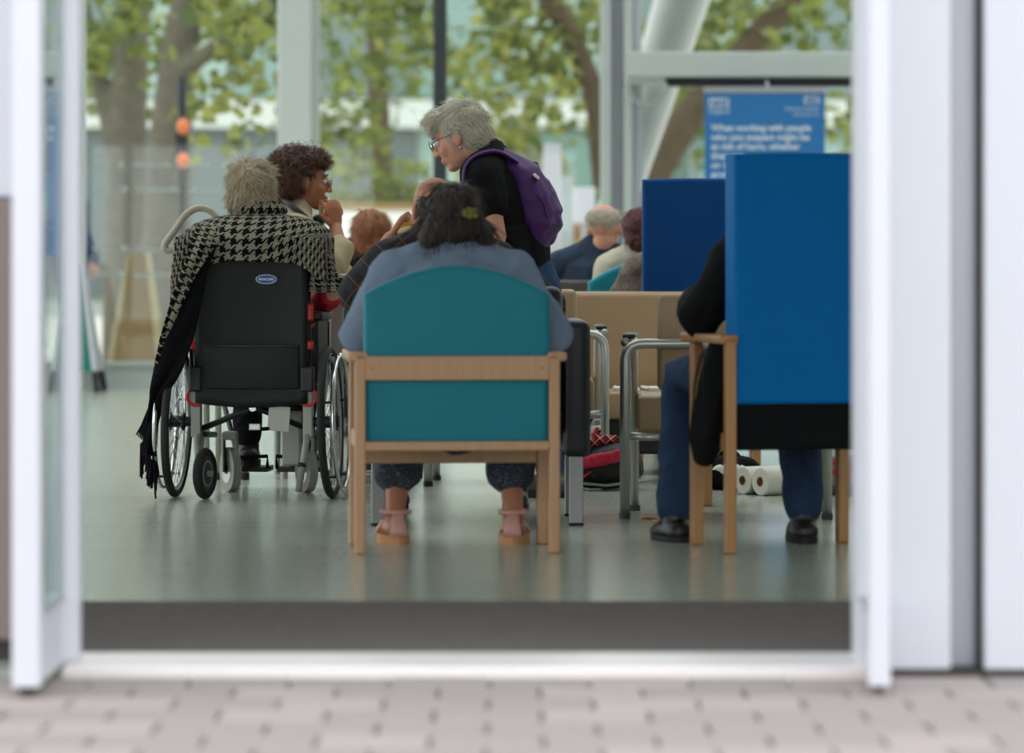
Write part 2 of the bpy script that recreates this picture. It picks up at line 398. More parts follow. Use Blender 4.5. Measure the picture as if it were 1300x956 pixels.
# door leaves standing open at right angles to the front
def leaf(name, x0, x1, y0, y1, dx, label, inner, thin=0.0):
    """x0<x1 faces at the near end; dx shifts the far end"""
    root = tag(bpy.data.objects.new(name, None), label, None, None, 'structure'); COL.objects.link(root); root.location = ((x0 + x1) / 2, (y0 + y1) / 2, 0)
    cx, cy = root.location.x, root.location.y; H = 2.22
    full = (x0, x1)
    def bx(a, b, z0, z1, t=0.0, th=False):
        x0, x1 = full
        if th: x0 = x0 + thin
        A = dx * (a - y0) / (y1 - y0); B = dx * (b - y0) / (y1 - y0)
        p = []
        for z in (z0, z1):
            p += [(x0 + t + A - cx, a - cy, z), (x1 - t + A - cx, a - cy, z), (x0 + t + B - cx, b - cy, z), (x1 - t + B - cx, b - cy, z)]
        return MB().add(p, [(0, 2, 3, 1), (4, 5, 7, 6), (0, 1, 5, 4), (2, 6, 7, 3), (0, 4, 6, 2), (1, 3, 7, 5)])
    bx(y0, y0 + 0.07, 0.012, H).build('stile', white, root); bx(y1 - 0.1, y1, 0.012, H, 0, True).build('stile', white, root)
    bx(y0 + 0.07, y1 - 0.1, 0.012, 0.16, 0.004).build('bottom_rail', white, root); bx(y0 + 0.07, y1 - 0.1, H - 0.09, H, 0.004).build('top_rail', white, root)
    bx(y0 + 0.07, y1 - 0.1, 0.158, 0.172, 0.001).build('glazing_bead', greyal, root)
    bx(y0 + 0.07, y1 - 0.1, 0.16, H - 0.09, 0.004 if thin else 0.02, True).build('pane', G_DOOR, root)
    bx(y0 + 0.01, y1 - 0.01, 0.0005, 0.012, 0.012).build('gap_shade_strip', seal, root)  # dark strip fills the open gap under the leaf in place of shade
    return root
d1 = leaf('door_1', -1.09, -1.031, 8.93, 9.56, 0.0, 'white framed glass door leaf standing open on the left', 1, 0.044)
MB().rbox((0.015, 0.235, 0.012), (0.056, 0.318, 2.22), 0.006, 2).build('meeting_stile', white, d1)
leaf('door_2', 0.781, 0.827, 8.95, 9.52, 0.022, 'white framed glass door leaf standing open on the right', -1)

# front wall round the entrance
wf = struct('wall_front', MB().box((HX0, 9.5, 2.3), (HX1, 9.72, HZ)), white)
def wpart(lo, hi, m=white, name='panel', r=0.006): return MB().rbox(lo, hi, r, 2).build(name, m, wf)
wpart((-1.148, 9.585, -0.02), (-1.104, 9.72, 2.3), white, 'jamb'); wpart((0.806, 9.585, -0.02), (0.88, 9.72, 2.3), white, 'jamb')
wpart((-1.104, 9.585, 2.22), (0.806, 9.72, 2.3), white, 'door_head')
wpart((0.868, 9.40, 0.002), (1.007, 9.7, 2.3)); wpart((1.0, 9.48, 0.0), (1.085, 9.7, 2.3), greyal, 'recess_panel'); wpart((1.072, 9.43, 0.002), (1.083, 9.5, 2.3), seal, 'joint_seal')
wpart((1.083, 9.39, 0.002), (1.62, 9.7, 2.3)); wpart((1.626, 9.39, 0.002), (2.1, 9.7, 2.3))
wpart((0.868, 9.395, -0.03), (2.1, 9.6, 0.002), seal, 'plinth')
wpart((-1.62, 9.60, 1.09), (-1.14, 9.7, 2.3), white); wpart((-1.62, 9.60, 0.05), (-1.14, 9.7, 1.085), browngrey); wpart((-1.62, 9.62, -0.02), (-1.14, 9.7, 0.05), seal, 'plinth')  # dark plinth strip stands in for the shadow at the wall foot
for x in (-6.2, -4.7, -3.2, -1.68, 2.1, 3.6, 5.1, 6.14): MB().box((x, 9.55, 0), (x + 0.06, 9.68, 2.3)).build('mullion', white, wf)
for a, b in ((-6.14, -4.7), (-4.64, -3.2), (-3.14, -1.68), (2.16, 3.6), (3.66, 5.1), (5.16, 6.14)):  # side glazing out of view, put in to let daylight into the hall
    MB().box((a, 9.6, 0.05), (b, 9.615, 2.3)).build('pane', G_FAR, wf)
    MB().box((a, 9.57, 0), (b, 9.66, 0.05)).build('sill', white, wf)

# side walls: left glazed between posts, right plain
wl = struct('wall_left', MB().box((HX0 - 0.12, 9.5, 4.2), (HX0, HY1, HZ)), wallm)
for i in range(8):
    y = 9.6 + i * 2.86
    MB().box((HX0 - 0.1, y, 0), (HX0 - 0.02, y + 0.08, 4.2)).build('mullion', palegrey, wl)
    if i < 7: MB().box((HX0 - 0.07, y + 0.08, 0.05), (HX0 - 0.055, y + 2.86, 4.2)).build('pane', G_FAR, wl)
struct('wall_right', MB().box((HX1, 9.5, 0), (HX1 + 0.12, HY1, HZ)), wallm)
struct('ground_beside', MB().box((-30, -5, -0.2), (-6.32, HY1 + 0.3, -0.03)), groundm)
# ceiling out of view, with roof lights added to brighten the hall
ce = MB()
ys = [(9.5, 15.6), (19.4, 19.6), (22.1, 22.3), (24.7, 24.9), (27.3, 27.5), (29.6, 29.9)]
for a, b in ys: ce.box((HX0 - 0.1, a, HZ), (HX1 + 0.1, b, HZ + 0.2))
for x0, x1 in ((HX0 - 0.1, -5.9), (-0.15, 0.15), (5.9, HX1 + 0.1)): ce.box((x0, 15.6, HZ), (x1, 29.6, HZ + 0.2))
ceil = struct('ceiling', ce, ceilm)
for a, b in ((15.6, 19.4), (19.6, 22.1), (22.3, 24.7), (24.9, 27.3), (27.5, 29.6)):
    for x0, x1 in ((-5.9, -0.15), (0.15, 5.9)):
        MB().box((x0, a, HZ + 0.05), (x1, b, HZ + 0.07)).build('pane', G_FAR, ceil)

# far glass wall, bay by bay
D = HY1
def window(n, x0, x1, muls, label, marks=False):
    w = MB().box((x0, D - 0.12, 0), (x1, D + 0.1, 0.175)); w.box((x0, D - 0.16, 0.165), (x1, D + 0.02, 0.19))
    o = struct('window_%d' % n, w, palegrey, label=label)
    ed = [x0] + [m for q in muls for m in q[:2]] + [x1]
    for a, b in zip(ed[::2], ed[1::2]):
        p = MB().box((a, D, 0.18), (b, D + 0.015, HZ)).build('pane', G_FAR, o)
        if marks:
            mk = MB()
            for zz, hh in ((gz(209, D), 0.03), (gz(240, D), 0.034), (gz(316, D), 0.03), (gz(348, D), 0.034)):
                x = a + 0.08; k = 0
                while x < b - 0.1:
                    L = [0.13, 0.035, 0.30, 0.24, 0.035][k % 5] * random.uniform(0.85, 1.15); L = min(L, b - 0.05 - x)
                    if L < 0.05:
                        mk.cyl((x + 0.02, D - 0.004, zz), (x + 0.02, D - 0.001, zz), 0.024, 10)
                    else:
                        xx = x
                        while xx < x + L - 0.012:       # words of small frosted letters
                            wd = random.uniform(0.018, 0.03); h2 = hh * random.choice((0.62, 0.62, 0.9))
                            mk.box((xx, D - 0.004, zz - hh / 2), (xx + wd * 0.75, D - 0.001, zz - hh / 2 + h2)); xx += wd
                    x += L + 0.07; k += 1
            mk.build('frosted_lettering', mat('frosted_film', (214, 222, 218), 0.7, var=0.02), p)
    for a, b, m in muls: MB().rbox((a, D - 0.06, 0.17), (b, D + 0.1, HZ), 0.01, 2).build('mullion', m, o)
    return o
dkm = mat('dark_mullion', (58, 64, 66), 0.5, var=0.05)
window(1, HX0, -3.2, [(-4.9, -4.82, palegrey)], 'glazed bay with automatic door header at the far left')
window(2, -3.12, -1.4, [], 'tall clear glass bay with rows of frosted lettering', True)
window(3, -1.4, 0.66, [(-0.571, -0.472, dkm)], 'tall clear glass bay with a dark mullion', False)
window(4, 0.9, HX1, [(3.3, 3.38, palegrey)], 'glazed bay with door header on the right')
# columns
c1 = MB().rbox((gx(353, 29.2), 29.1, 0), (gx(396, 29.2), 29.4, HZ), 0.02, 2)
c1 = struct('trim_2', c1, mat('white_column_paint', (222, 226, 222), 0.5, var=0.02))
MB().box((gx(396, 29.2), 29.2, 0), (gx(405, 29.2), 29.32, HZ)).build('edge_strip', palegrey, c1)
MB().box((-3.22, 29.4, 0), (-3.1, 29.8, HZ)).build('post', palegrey, c1)
c2 = struct('trim_3', MB().rbox((gx(763, 29.2), 29.2, 0), (gx(776, 29.2), 29.5, HZ), 0.01, 2), palegrey)
MB().box((gx(776, 29.2), 29.3, 0), (gx(792, 29.2), 29.5, HZ)).build('channel', greyal, c2)
MB().rbox((gx(792, 29.2), 29.12, 0), (gx(803, 29.2), 29.45, HZ), 0.008, 2).build('post', palegrey, c2)
MB().rbox((gx(804, 29.2), 29.2, 0), (gx(815, 29.2), 29.45, HZ), 0.008, 2).build('post', white, c2)
# headers
def header(n, x0, x1, xr):
    h = struct('trim_%d' % n, MB().rbox((x0, 28.95, 2.22), (x1, 29.35, 2.40), 0.012, 2), palegrey)
    MB().box((x0, 29.0, 2.175), (x1, 29.3, 2.222)).build('soffit', palegrey, h)
    MB().rbox((xr[0], 28.98, 2.155), (xr[1], 29.1, 2.215), 0.01, 2).build('track_rail', blackm, h)
    return h
header(4, gx(795, 29), 4.6, (gx(845, 29), 4.5)); header(5, -5.6, -3.2, (-5.5, -3.25))
tag(MB().tube([at(798, 96, 28.93), at(798, 110, 28.92), at(803, 124, 28.92), at(812, 133, 28.92), at(824, 135, 28.92), at(835, 129, 28.92), at(842, 118, 28.92), at(846, 106, 28.92)], 0.014, 8)
    .build('power_cable', mat('grey_cable', (170, 174, 170), 0.5), None, True), 'grey loop of cable hanging under the door header', 'cable')
# raking column outside
rk = MB(); pts = []; rad = []
for z in (-0.02, 1.1, 2.86, 5.2): pts.append((0.37 + 0.3126 * z, 30.6, z)); rad.append(0.088 + 0.0408 * z)
rk.tube(pts, rad, 24)
struct('trim_6', rk, mat('white_raking_column', (232, 234, 228), 0.45, var=0.02), None, 'auto', 'white slanting tapered column behind the glass')

# ================================================================== OUTSIDE
tealglass = [mat('pane_teal_%d' % i, c, 0.12, 0.0, var=0.12, scale=1.5, spec=0.8) for i, c in enumerate(((112, 142, 132), (136, 160, 148), (92, 112, 106)))]
darkpanel = mat('dark_grey_cladding', (92, 102, 100), 0.5, var=0.06)
concrete = mat('pale_concrete', (196, 202, 194), 0.7, var=0.05)
ochre = mat('ochre_timber', (152, 124, 78), 0.7, var=0.1, scale=6)
bd = thing('office_building', 'pale glass office building with storey bands behind the trees', 'building', (0, 70, 0))
MB().box((-16, 0.3, 0), (16, 6, 9)).build('wall', concrete, bd)
for z0, z1 in ((3.15, 3.62), (6.6, 7.1)): MB().box((-16, -0.1, z0), (16, 0.4, z1)).build('storey_band', concrete, bd)
pm = {}
for r, (z0, z1) in enumerate(((0.25, 3.1), (3.7, 6.55))):
    for c in range(20):
        x = -15.8 + c * 1.58; k = random.choice((0, 0, 1, 2)); m = tealglass[k]
        if r == 0 and x < -3: m = darkpanel
        key = (r, m.name)
        if key not in pm: pm[key] = MB().box((0, 0.1, z0), (1.46, 0.28, z1)).build('window', m, bd); pm[key].location.x = x
        else:
            o = pm[key].copy(); COL.objects.link(o); o.location.x = x
bark = mat('plane_tree_bark', (104, 99, 86), 0.85, var=0.4, scale=7, bump=0.5, bscale=15)
bark2 = mat('brown_tree_bark', (84, 72, 55), 0.85, var=0.3, scale=7, bump=0.5, bscale=15)
lf = [leafmat('leaves_a', ((84, 98, 54), (118, 128, 66), (152, 160, 86), (100, 116, 72), (140, 146, 104))), leafmat('leaves_b', ((104, 112, 62), (138, 144, 76), (168, 170, 98), (112, 124, 78), (92, 106, 64)))]
def tree(name, label, limbs, clusters, lm, bm_, leafsize=0.16):
    base = limbs[0][0][0]; base = V((base[0], base[1], -0.02))
    root = thing(name, label, 'tree', base, 0, 'plane trees outside the glass')
    w = MB()
    for p, r in limbs: w.tube([V(q) - base for q in p], r, 12, 'round')
    fused('trunk', w, bm_, root, 0.05, 3)
    vs_, fs = [], []
    for (c, rad, n) in clusters:
        c = V(c)
        for i in range(n):
            q = V(rng.normal(0, 0.42, 3)); p = c + V((q.x * rad[0], q.y * rad[1], q.z * rad[2])) - base
            if p.y + base.y < 31.2: continue
            rot = Matrix.Rotation(random.uniform(0, 6.28), 3, V(rng.normal(0, 1, 3)).normalized()); s = leafsize * random.uniform(0.6, 1.3)
            o = len(vs_)
            for (a, b) in ((0, -0.5), (0.42, -0.1), (0.3, 0.25), (0, 0.55), (-0.3, 0.25), (-0.42, -0.1)): vs_.append(p + rot @ V((a * s, b * s, 0.06 * s * (abs(a) > 0.1))))
            fs.append(tuple(range(o, o + 6)))
    mkobj('foliage', vs_, fs, lm, root, False, 'stuff', False)
    return root
def clus(px0, px1, py0, py1, d, n, k, dr=1.2):
    out = []
    for i in range(k):
        c = at(random.uniform(px0, px1), random.uniform(py0, py1), d + random.uniform(-dr, dr)); r = random.uniform(0.35, 0.6)
        out.append((c, (r, r, r * 0.8), n))
    return out
def gp(px, d): return V((gx(px, d), d, -0.02))
tree('plane_tree', 'mottled pale tree trunk rising left of the forked one', [([gp(158, 38), at(160, 240, 38), at(166, 100, 38), at(168, -60, 38), at(150, -260, 38)], [0.22, 0.19, 0.165, 0.16, 0.12]), ([at(158, 250, 38), at(138, 160, 38), at(118, 60, 38.2), at(90, -60, 38.4)], [0.1, 0.09, 0.08, 0.06])],
     clus(90, 215, -40, 60, 37.5, 28, 9) + clus(100, 215, 60, 150, 38.5, 16, 6) + clus(40, 200, -300, -60, 38, 40, 10), lf[0], bark)
tree('plane_tree', 'forked tree with a long branch reaching to the right', [([gp(205, 36.5), at(212, 300, 36.5), at(216, 180, 36.5), at(228, 60, 36.5), at(242, -20, 36.5), at(258, -240, 36.5)], [0.26, 0.22, 0.2, 0.17, 0.15, 0.11]), ([at(230, 95, 36.4), at(250, 78, 36.3), at(290, 45, 36.2), at(322, 14, 36.1), at(350, -2, 36.0), at(400, -30, 35.8)], [0.1, 0.085, 0.075, 0.068, 0.065, 0.05])],
     clus(270, 352, -20, 180, 35.5, 26, 9, 0.8) + clus(250, 345, 0, 60, 37, 20, 6) + clus(180, 420, -320, -60, 36, 40, 12), lf[1], bark)
tree('plane_tree', 'leafy tree behind the dark mullion', [([gp(486, 47), at(484, 200, 47), at(478, 60, 47), at(470, -80, 47)], [0.16, 0.14, 0.12, 0.1])],
     clus(405, 550, -30, 130, 44, 24, 22) + clus(405, 480, 100, 190, 43, 22, 8), lf[0], bark2)
tree('plane_tree', 'leafy tree with a brown leaning stem beside the grey column', [([gp(775, 40), at(768, 240, 40), at(756, 120, 40), at(728, 50, 40), at(700, 0, 40), at(660, -90, 40)], [0.15, 0.13, 0.115, 0.11, 0.11, 0.09])],
     clus(570, 765, -30, 120, 41, 26, 24) + clus(620, 765, 110, 215, 42, 24, 14), lf[1], bark2)
tree('plane_tree', 'leafy tree with a thick brown bough behind the blue poster', [([gp(790, 39), at(815, 240, 39), at(872, 150, 39), at(925, 85, 39), at(985, 20, 39), at(1060, -70, 39)], [0.24, 0.2, 0.16, 0.14, 0.13, 0.1])],
     clus(870, 1100, -30, 70, 40, 24, 18) + clus(830, 900, 60, 215, 41, 24, 12) + clus(1040, 1110, 110, 210, 41, 22, 6) + clus(1100, 1500, -100, 220, 41, 24, 14), lf[0], bark2)
# street furniture beyond the glass
sp = thing('signal_post', 'black street post with two orange lamps behind the glass', 'post', gp(231, 34))
D2 = 34.0
MB().cyl((0, 0, 0), (0, 0, gz(95, D2)), 0.04, 12).build('pole', blackm, sp, 'auto')
orange = mat('orange_plastic', (232, 124, 72), 0.5, var=0.05)
for py in (158, 201): MB().ell((gx(233, D2) - gx(231, D2), -0.05, gz(py, D2)), (0.05, 0.04, 0.07)).build('lamp', orange, sp, True)
MB().rbox((-0.055, -0.04, gz(196, D2)), (0.055, 0.05, gz(165, D2)), 0.01).build('lamp_housing', blackm, sp)
tp = thing('totem_sign', 'slim white totem post outside beside the purple backpack', 'sign', gp(701, 33.5))
MB().rbox((-0.073, -0.04, 0), (0.073, 0.04, gz(180, 33.5)), 0.008).build('panel', white, tp); MB().rbox((-0.13, -0.1, 0), (0.13, 0.1, 0.03), 0.005).build('base', greyal, tp)
tg = thing('utility_cabinet', 'narrow grey cabinet outside behind the white totem', 'cabinet', gp(719, 35))
MB().rbox((-0.055, -0.1, 0.02), (0.055, 0.1, gz(222, 35)), 0.01).build('body', mat('cabinet_grey', (160, 172, 172), 0.5), tg); MB().box((-0.065, -0.11, 0), (0.065, 0.11, 0.03)).build('plinth', concrete, tg); MB().box((-0.045, -0.106, 0.1), (0.045, -0.1, 1.5)).build('door', mat('cabinet_door_grey', (168, 180, 180), 0.5), tg)
nb = thing('notice_board', 'small white notice board on a post near the older man', 'sign', gp(741, 36))
MB().rbox((-0.1, -0.02, gz(281, 36)), (0.1, 0.02, gz(235, 36)), 0.006).build('board', white, nb); MB().cyl((0, 0.03, 0), (0, 0.03, gz(240, 36)), 0.02).build('post', greyal, nb)
def planter(name, label, px0, px1, d, top, m, hz, n, lm):
    x0, x1 = gx(px0, d), gx(px1, d); c = (x0 + x1) / 2
    root = thing(name, label, 'planter', (c, d, -0.02)); w = (x1 - x0) / 2
    MB().rbox((-w, -0.4, 0), (w, 0.4, top), 0.02).build('box', m, root); MB().rbox((-w - 0.03, -0.44, top - 0.06), (w + 0.03, 0.44, top + 0.02), 0.01).build('rim', ochre, root)
    vs_, fs = [], []
    for i in range(n):
        p = V((random.uniform(-w, w), random.uniform(-0.4, 0.4), top + hz * random.random() ** 1.4)); rot = Matrix.Rotation(random.uniform(0, 6.28), 3, V(rng.normal(0, 1, 3)).normalized()); s = 0.13; o = len(vs_)
        for a, b in ((0, -0.6), (0.35, 0), (0, 0.6), (-0.35, 0)): vs_.append(p + rot @ V((a * s, b * s, 0)))
        fs.append((o, o + 1, o + 2, o + 3))
    mkobj('shrubs', vs_, fs, lm, root, False, 'stuff', False)
planter('planter', 'long pale planter with low shrubs seen beyond the curly haired woman', 418, 545, 46, gz(258, 46), mat('white_render', (244, 244, 240), 0.8, var=0.02), 0.5, 260, lf[0])
planter('planter', 'ochre timber planter outside by the notice board', 722, 770, 38, gz(285, 38), ochre, 0.35, 90, lf[0])
planter('planter', 'pale planter with shrubs behind the standing woman', 560, 690, 48, gz(262, 48), MATS['white_render'], 0.9, 320, lf[1])
# sandwich boards
def aboard(name, label, d, px_apex, py_apex, px_l, px_r, col, edge, legm, yaw=0.0):
    x = gx(px_apex, d); root = thing(name, label, 'sign', (x, d, 0), yaw)
    H = gz(py_apex, d); W0 = (px_r - px_apex) / F * d
    return root, H, W0
ab = thing('sandwich_board', 'green sandwich board with white edges just inside the glass', 'sign', (gx(98, 28.9), 28.9, 0))
def slantboard(root, w_top, w_bot, z0, z1, spread, m, edgem, legm):
    for s in (-1, 1):
        y0, y1 = s * spread, s * 0.02
        p = [(-w_bot, y0, z0), (w_bot, y0, z0), (w_top, y1, z1), (-w_top, y1, z1)]
        t = V((0, 0.012, 0))
        MB().add([V(q) - t for q in p] + [V(q) + t for q in p], [(0, 1, 2, 3), (7, 6, 5, 4), (0, 4, 5, 1), (1, 5, 6, 2), (2, 6, 7, 3), (3, 7, 4, 0)]).build('panel', m, root)
        for e in (-1, 1):
            a = V((e * w_bot, y0, z0)); b = V((e * w_top, y1, z1)); dn = (a - b).normalized()
            MB().tube([b, a + dn * 0.01], 0.022, 8).build('edge_frame', edgem, root)
            foot = a + dn * (a.z / max(0.05, -dn.z)); 
            MB().tube([a, foot], 0.024, 8).build('leg', legm, root)
slantboard(ab, gx(103, 28.9) - gx(98, 28.9), gx(124, 28.9) - gx(98, 28.9), 0.145, 0.9, 0.22, mat('green_panel', (20, 122, 104), 0.5, var=0.05), white, blackm)
ab2 = thing('sandwich_board', 'tan timber sandwich board standing outside the glass', 'sign', (gx(175, 31.5), 31.5, 0))
slantboard(ab2, 0.07, gx(207, 31.5) - gx(175, 31.5), 0.08, gz(322, 31.5), 0.25, ochre, mat('pale_timber', (190, 176, 132), 0.7, var=0.1), mat('tan_leg', (150, 120, 80), 0.7))

# poster hanging from the header
nhsblue = mat('poster_blue', (44, 122, 190), 0.5, var=0.02, scale=2)
ink = mat('white_ink', (226, 232, 238), 0.6); inkb = mat('blue_ink', (30, 100, 176), 0.6)
def poster(px0, px1, label, side):
    d = 28.86; k = d / F
    po = thing('poster', label, 'poster', at((px0 + px1) / 2, 116, d)); w = (px1 - px0) / 2 * k; o = po.location
    MB().rbox((-w, -0.004, -1.16), (w, 0.004, 0), 0.003, 1).build('sheet', nhsblue, po)
    MB().rbox((-w - 0.008, -0.012, -0.012), (w + 0.008, 0.012, 0.03), 0.004, 2).build('hanging_rail', greyal, po)
    MB().tube([(0.02, 0, 0.02), (0.02, 0.03, 0.06), (0.02, 0.10, 0.075)], 0.012, 8).build('hook', greyal, po)
    def T(px, py): return V(((px - (px0 + px1) / 2) * k, -0.0045, -(py - 116) * k))
    dx = px0 - 894.5
    def badge(x0, x1, y0, y1):
        a = T(x0 + dx, y1); b = T(x1 + dx, y0); MB().box((a.x, -0.0052, a.z), (b.x, -0.004, b.z)).build('logo_box', ink, po)
        lettering('NHS', (y1 - y0) * k * 1.12, inkb, po, face_cam((a.x + 0.005, -0.0058, a.z + 0.006)), bold=0.003, shear=0.2, width=(x1 - x0) * k - 0.014)
    badge(900, 925, 124.5, 137); badge(1021, 1040, 122, 132)
    lettering('England', 0.045, ink, po, face_cam(T(900 + dx, 144)), width=25 * k)
    lettering('University Hospitals', 0.036, ink, po, face_cam(T(1040 + dx, 140)), 'RIGHT', width=43 * k)
    lettering('NHS Foundation Trust', 0.03, ink, po, face_cam(T(1040 + dx, 147)), 'RIGHT', width=33 * k)
    for i, (t, wpx) in enumerate((('When working with people', 127), ('who you suspect might be', 125), ('at risk of harm, whether', 113), ('they are', 42), ('or colleagues', 66), ('professional', 60))):
        lettering(t, 0.062, ink, po, face_cam(T(903 + dx, 166 + 11.8 * i)), bold=0.0022, width=wpx * k)
poster(894.5, 1047, 'blue poster with white lettering hanging above the blue chairs', 1)
poster(-66, 86, 'blue poster with white lettering seen through the left door glass', -1)
# ================================================================== CHAIRS AND TABLES
def parent_to(root, *objs):
    for o in objs: o.parent = root
def arch_back(w, z0, zc, ze, y0, y1, lean=0.0, n=14, edge=0.02):
    """padded back with an arched top: outline prism with a rolled edge"""
    out = [(-w, z0), (w, z0)]
    for i in range(n + 1):
        t = -1 + 2 * i / n; out.append((w * -t, ze + (zc - ze) * (1 - t * t)))
    bm = bmesh.new()
    a = [bm.verts.new((x, y0, z)) for x, z in out]; b = [bm.verts.new((x, y1, z)) for x, z in out]
    bm.faces.new(a[::-1]); bm.faces.new(b)
    for i in range(len(a)): bm.faces.new((a[i], a[(i + 1) % len(a)], b[(i + 1) % len(a)], b[i]))
    bmesh.ops.recalc_face_normals(bm, faces=bm.faces[:])
    ed = [e for e in bm.edges if abs(e.verts[0].co.y - e.verts[1].co.y) < 1e-6]
    bmesh.ops.bevel(bm, geom=ed, offset=edge, segments=4, affect='EDGES', profile=0.6)
    bm.verts.index_update(); m = MB()
    m.add([V((v.co.x, v.co.y - lean * (v.co.z - z0), v.co.z)) for v in bm.verts], [tuple(v.index for v in f.verts) for f in bm.faces]); bm.free(); return m

def wooden_armchair(label, loc, yaw, hw, arm_z, back, vinyl, w, group, high=False, depth=0.44, seat_z=0.43, name='armchair'):
    """+y is the way the sitter looks; origin on the floor under the rear legs' line"""
    t = thing(name, label, 'chair', loc, yaw, group)
    z0, zc, ze = back
    for s in (-1, 1):
        MB().rbox((s * hw - 0.0175, -0.02, 0), (s * hw + 0.0175, 0.022, arm_z - 0.005), 0.006, 2).build('leg', w, t)
        MB().rbox((s * hw - 0.018, depth - 0.025, 0), (s * hw + 0.018, depth + 0.025, arm_z - 0.02), 0.006, 2).build('leg', w, t)
        x = s * (hw + 0.008)
        a = MB().rbox((x - 0.032, -0.02, arm_z - 0.03), (x + 0.032, depth + 0.07, arm_z), 0.009, 3)
        a.build('armrest', w, t, 'auto')
        MB().rbox((s * hw - 0.012, 0.02, 0.33), (s * hw + 0.012, depth, 0.385), 0.005, 1).build('side_rail', w, t)
    fz = (0.345, 0.40) if high else (0.268, 0.345)
    MB().rbox((-hw + 0.016, depth - 0.015, fz[0]), (hw - 0.016, depth + 0.02, fz[1]), 0.005, 1).build('front_rail', w, t)
    MB().rbox((-hw + 0.02, 0.05, seat_z - 0.09), (hw - 0.02, depth + 0.06, seat_z), 0.03, 3, Matrix.Rotation(R(3), 3, 'X')).build('seat', vinyl if not high else blackv, t, 'auto')
    if not high:
        MB().rbox((-hw + 0.016, -0.022, arm_z - 0.09), (hw - 0.016, 0.006, arm_z - 0.012), 0.005, 2).build('back_rail', w, t)
        MB().rbox((-hw + 0.016, -0.02, 0.33), (hw - 0.016, 0.012, 0.36), 0.005, 2).build('lower_rail', w, t)
        arch_back(hw - 0.012, z0, zc, ze, 0.008, 0.085, 0.02, edge=0.024).build('backrest', vinyl, t, 'auto')
        for s in (-1, 1): MB().cyl((s * (hw - 0.04), -0.0235, arm_z - 0.05), (s * (hw - 0.04), -0.02, arm_z - 0.05), 0.006).build('screw_cap', oakw, t)
    else:
        b = arch_back(hw - 0.012, z0, zc, ze, -0.01, 0.12, 0.0, edge=0.022); b.build('backrest', vinyl, t, 'auto')
        MB().rbox((-hw + 0.02, -0.005, 0.33), (hw - 0.02, 0.05, z0 + 0.01), 0.01, 2).build('skirt', blackf, t)
        MB().rbox((-hw + 0.016, 0.052, 0.345), (hw - 0.016, 0.08, 0.385), 0.005, 2).build('lower_rail', w, t)
    return t
G1 = 'wooden armchairs with vinyl pads'
wooden_armchair('teal vinyl armchair with beech frame in the foreground', (gx(580.5, 13.1), 13.1, 0), R(4.5), 0.311, 0.645, (0.345, 0.922, 0.83), tealv, beech, G1)
wooden_armchair('tall blue high-backed armchair nearest the right door leaf', (gx(927, 13.1) + 0.25 * math.cos(R(12)), 13.1 + 0.25 * math.sin(R(12)), 0), R(12), 0.25, 0.70, (0.474, 1.285, 1.28), bluev, oakw, G1, True, 0.43)
wooden_armchair('dark blue high-backed armchair behind the beige sofa', (gx(812, 18.5) + 0.265, 18.5, 0), R(-1), 0.265, 0.66, (0.44, 1.305, 1.30), mat('navy_vinyl', (0, 60, 118), 0.55, var=0.04, scale=5, bump=0.05, bscale=300, spec=0.15), oakw, G1, True, 0.43)
wooden_armchair('teal armchair behind the beige sofa with a tweed coat', (gx(741, 19.25) + 0.30, 19.25, 0), R(3), 0.29, 0.62, (0.36, 0.93, 0.83), tealv, beech, G1, depth=0.42)

# black armchair with chrome legs
BA = thing('armchair', 'black vinyl armchair with flat chrome legs in front of the teal chair', 'chair', (-0.122, 14.46, 0), R(1))
hw = 0.30
for s in (-1, 1):
    MB().rbox((s * (hw + 0.05) - 0.05, 0.0, 0.24), (s * (hw + 0.05) + 0.05, 0.62, 0.725), 0.03, 4).build('arm', blackv, BA, 'auto')
    for y in (0.03, 0.56):
        MB().rbox((s * (hw + 0.05) - 0.025, y - 0.012, 0.006), (s * (hw + 0.05) + 0.025, y + 0.012, 0.28), 0.003, 1).build('leg', mat('brushed_steel', (128, 128, 126), 0.32, 0.85, var=0.08, scale=8), BA)
        MB().rbox((s * (hw + 0.05) - 0.026, y - 0.014, 0), (s * (hw + 0.05) + 0.026, y + 0.014, 0.008), 0.002, 1).build('foot_pad', rubber, BA)
    MB().rbox((s * (hw + 0.05) - 0.012, 0.03, 0.225), (s * (hw + 0.05) + 0.012, 0.56, 0.245), 0.003, 1).build('side_bar', chrome, BA)
MB().rbox((-hw, -0.02, 0.32), (hw, 0.10, 0.845), 0.035, 4).build('backrest', blackv, BA, 'auto')
MB().rbox((-hw + 0.003, 0.09, 0.28), (hw - 0.003, 0.64, 0.43), 0.035, 4).build('seat', blackv, BA, 'auto')

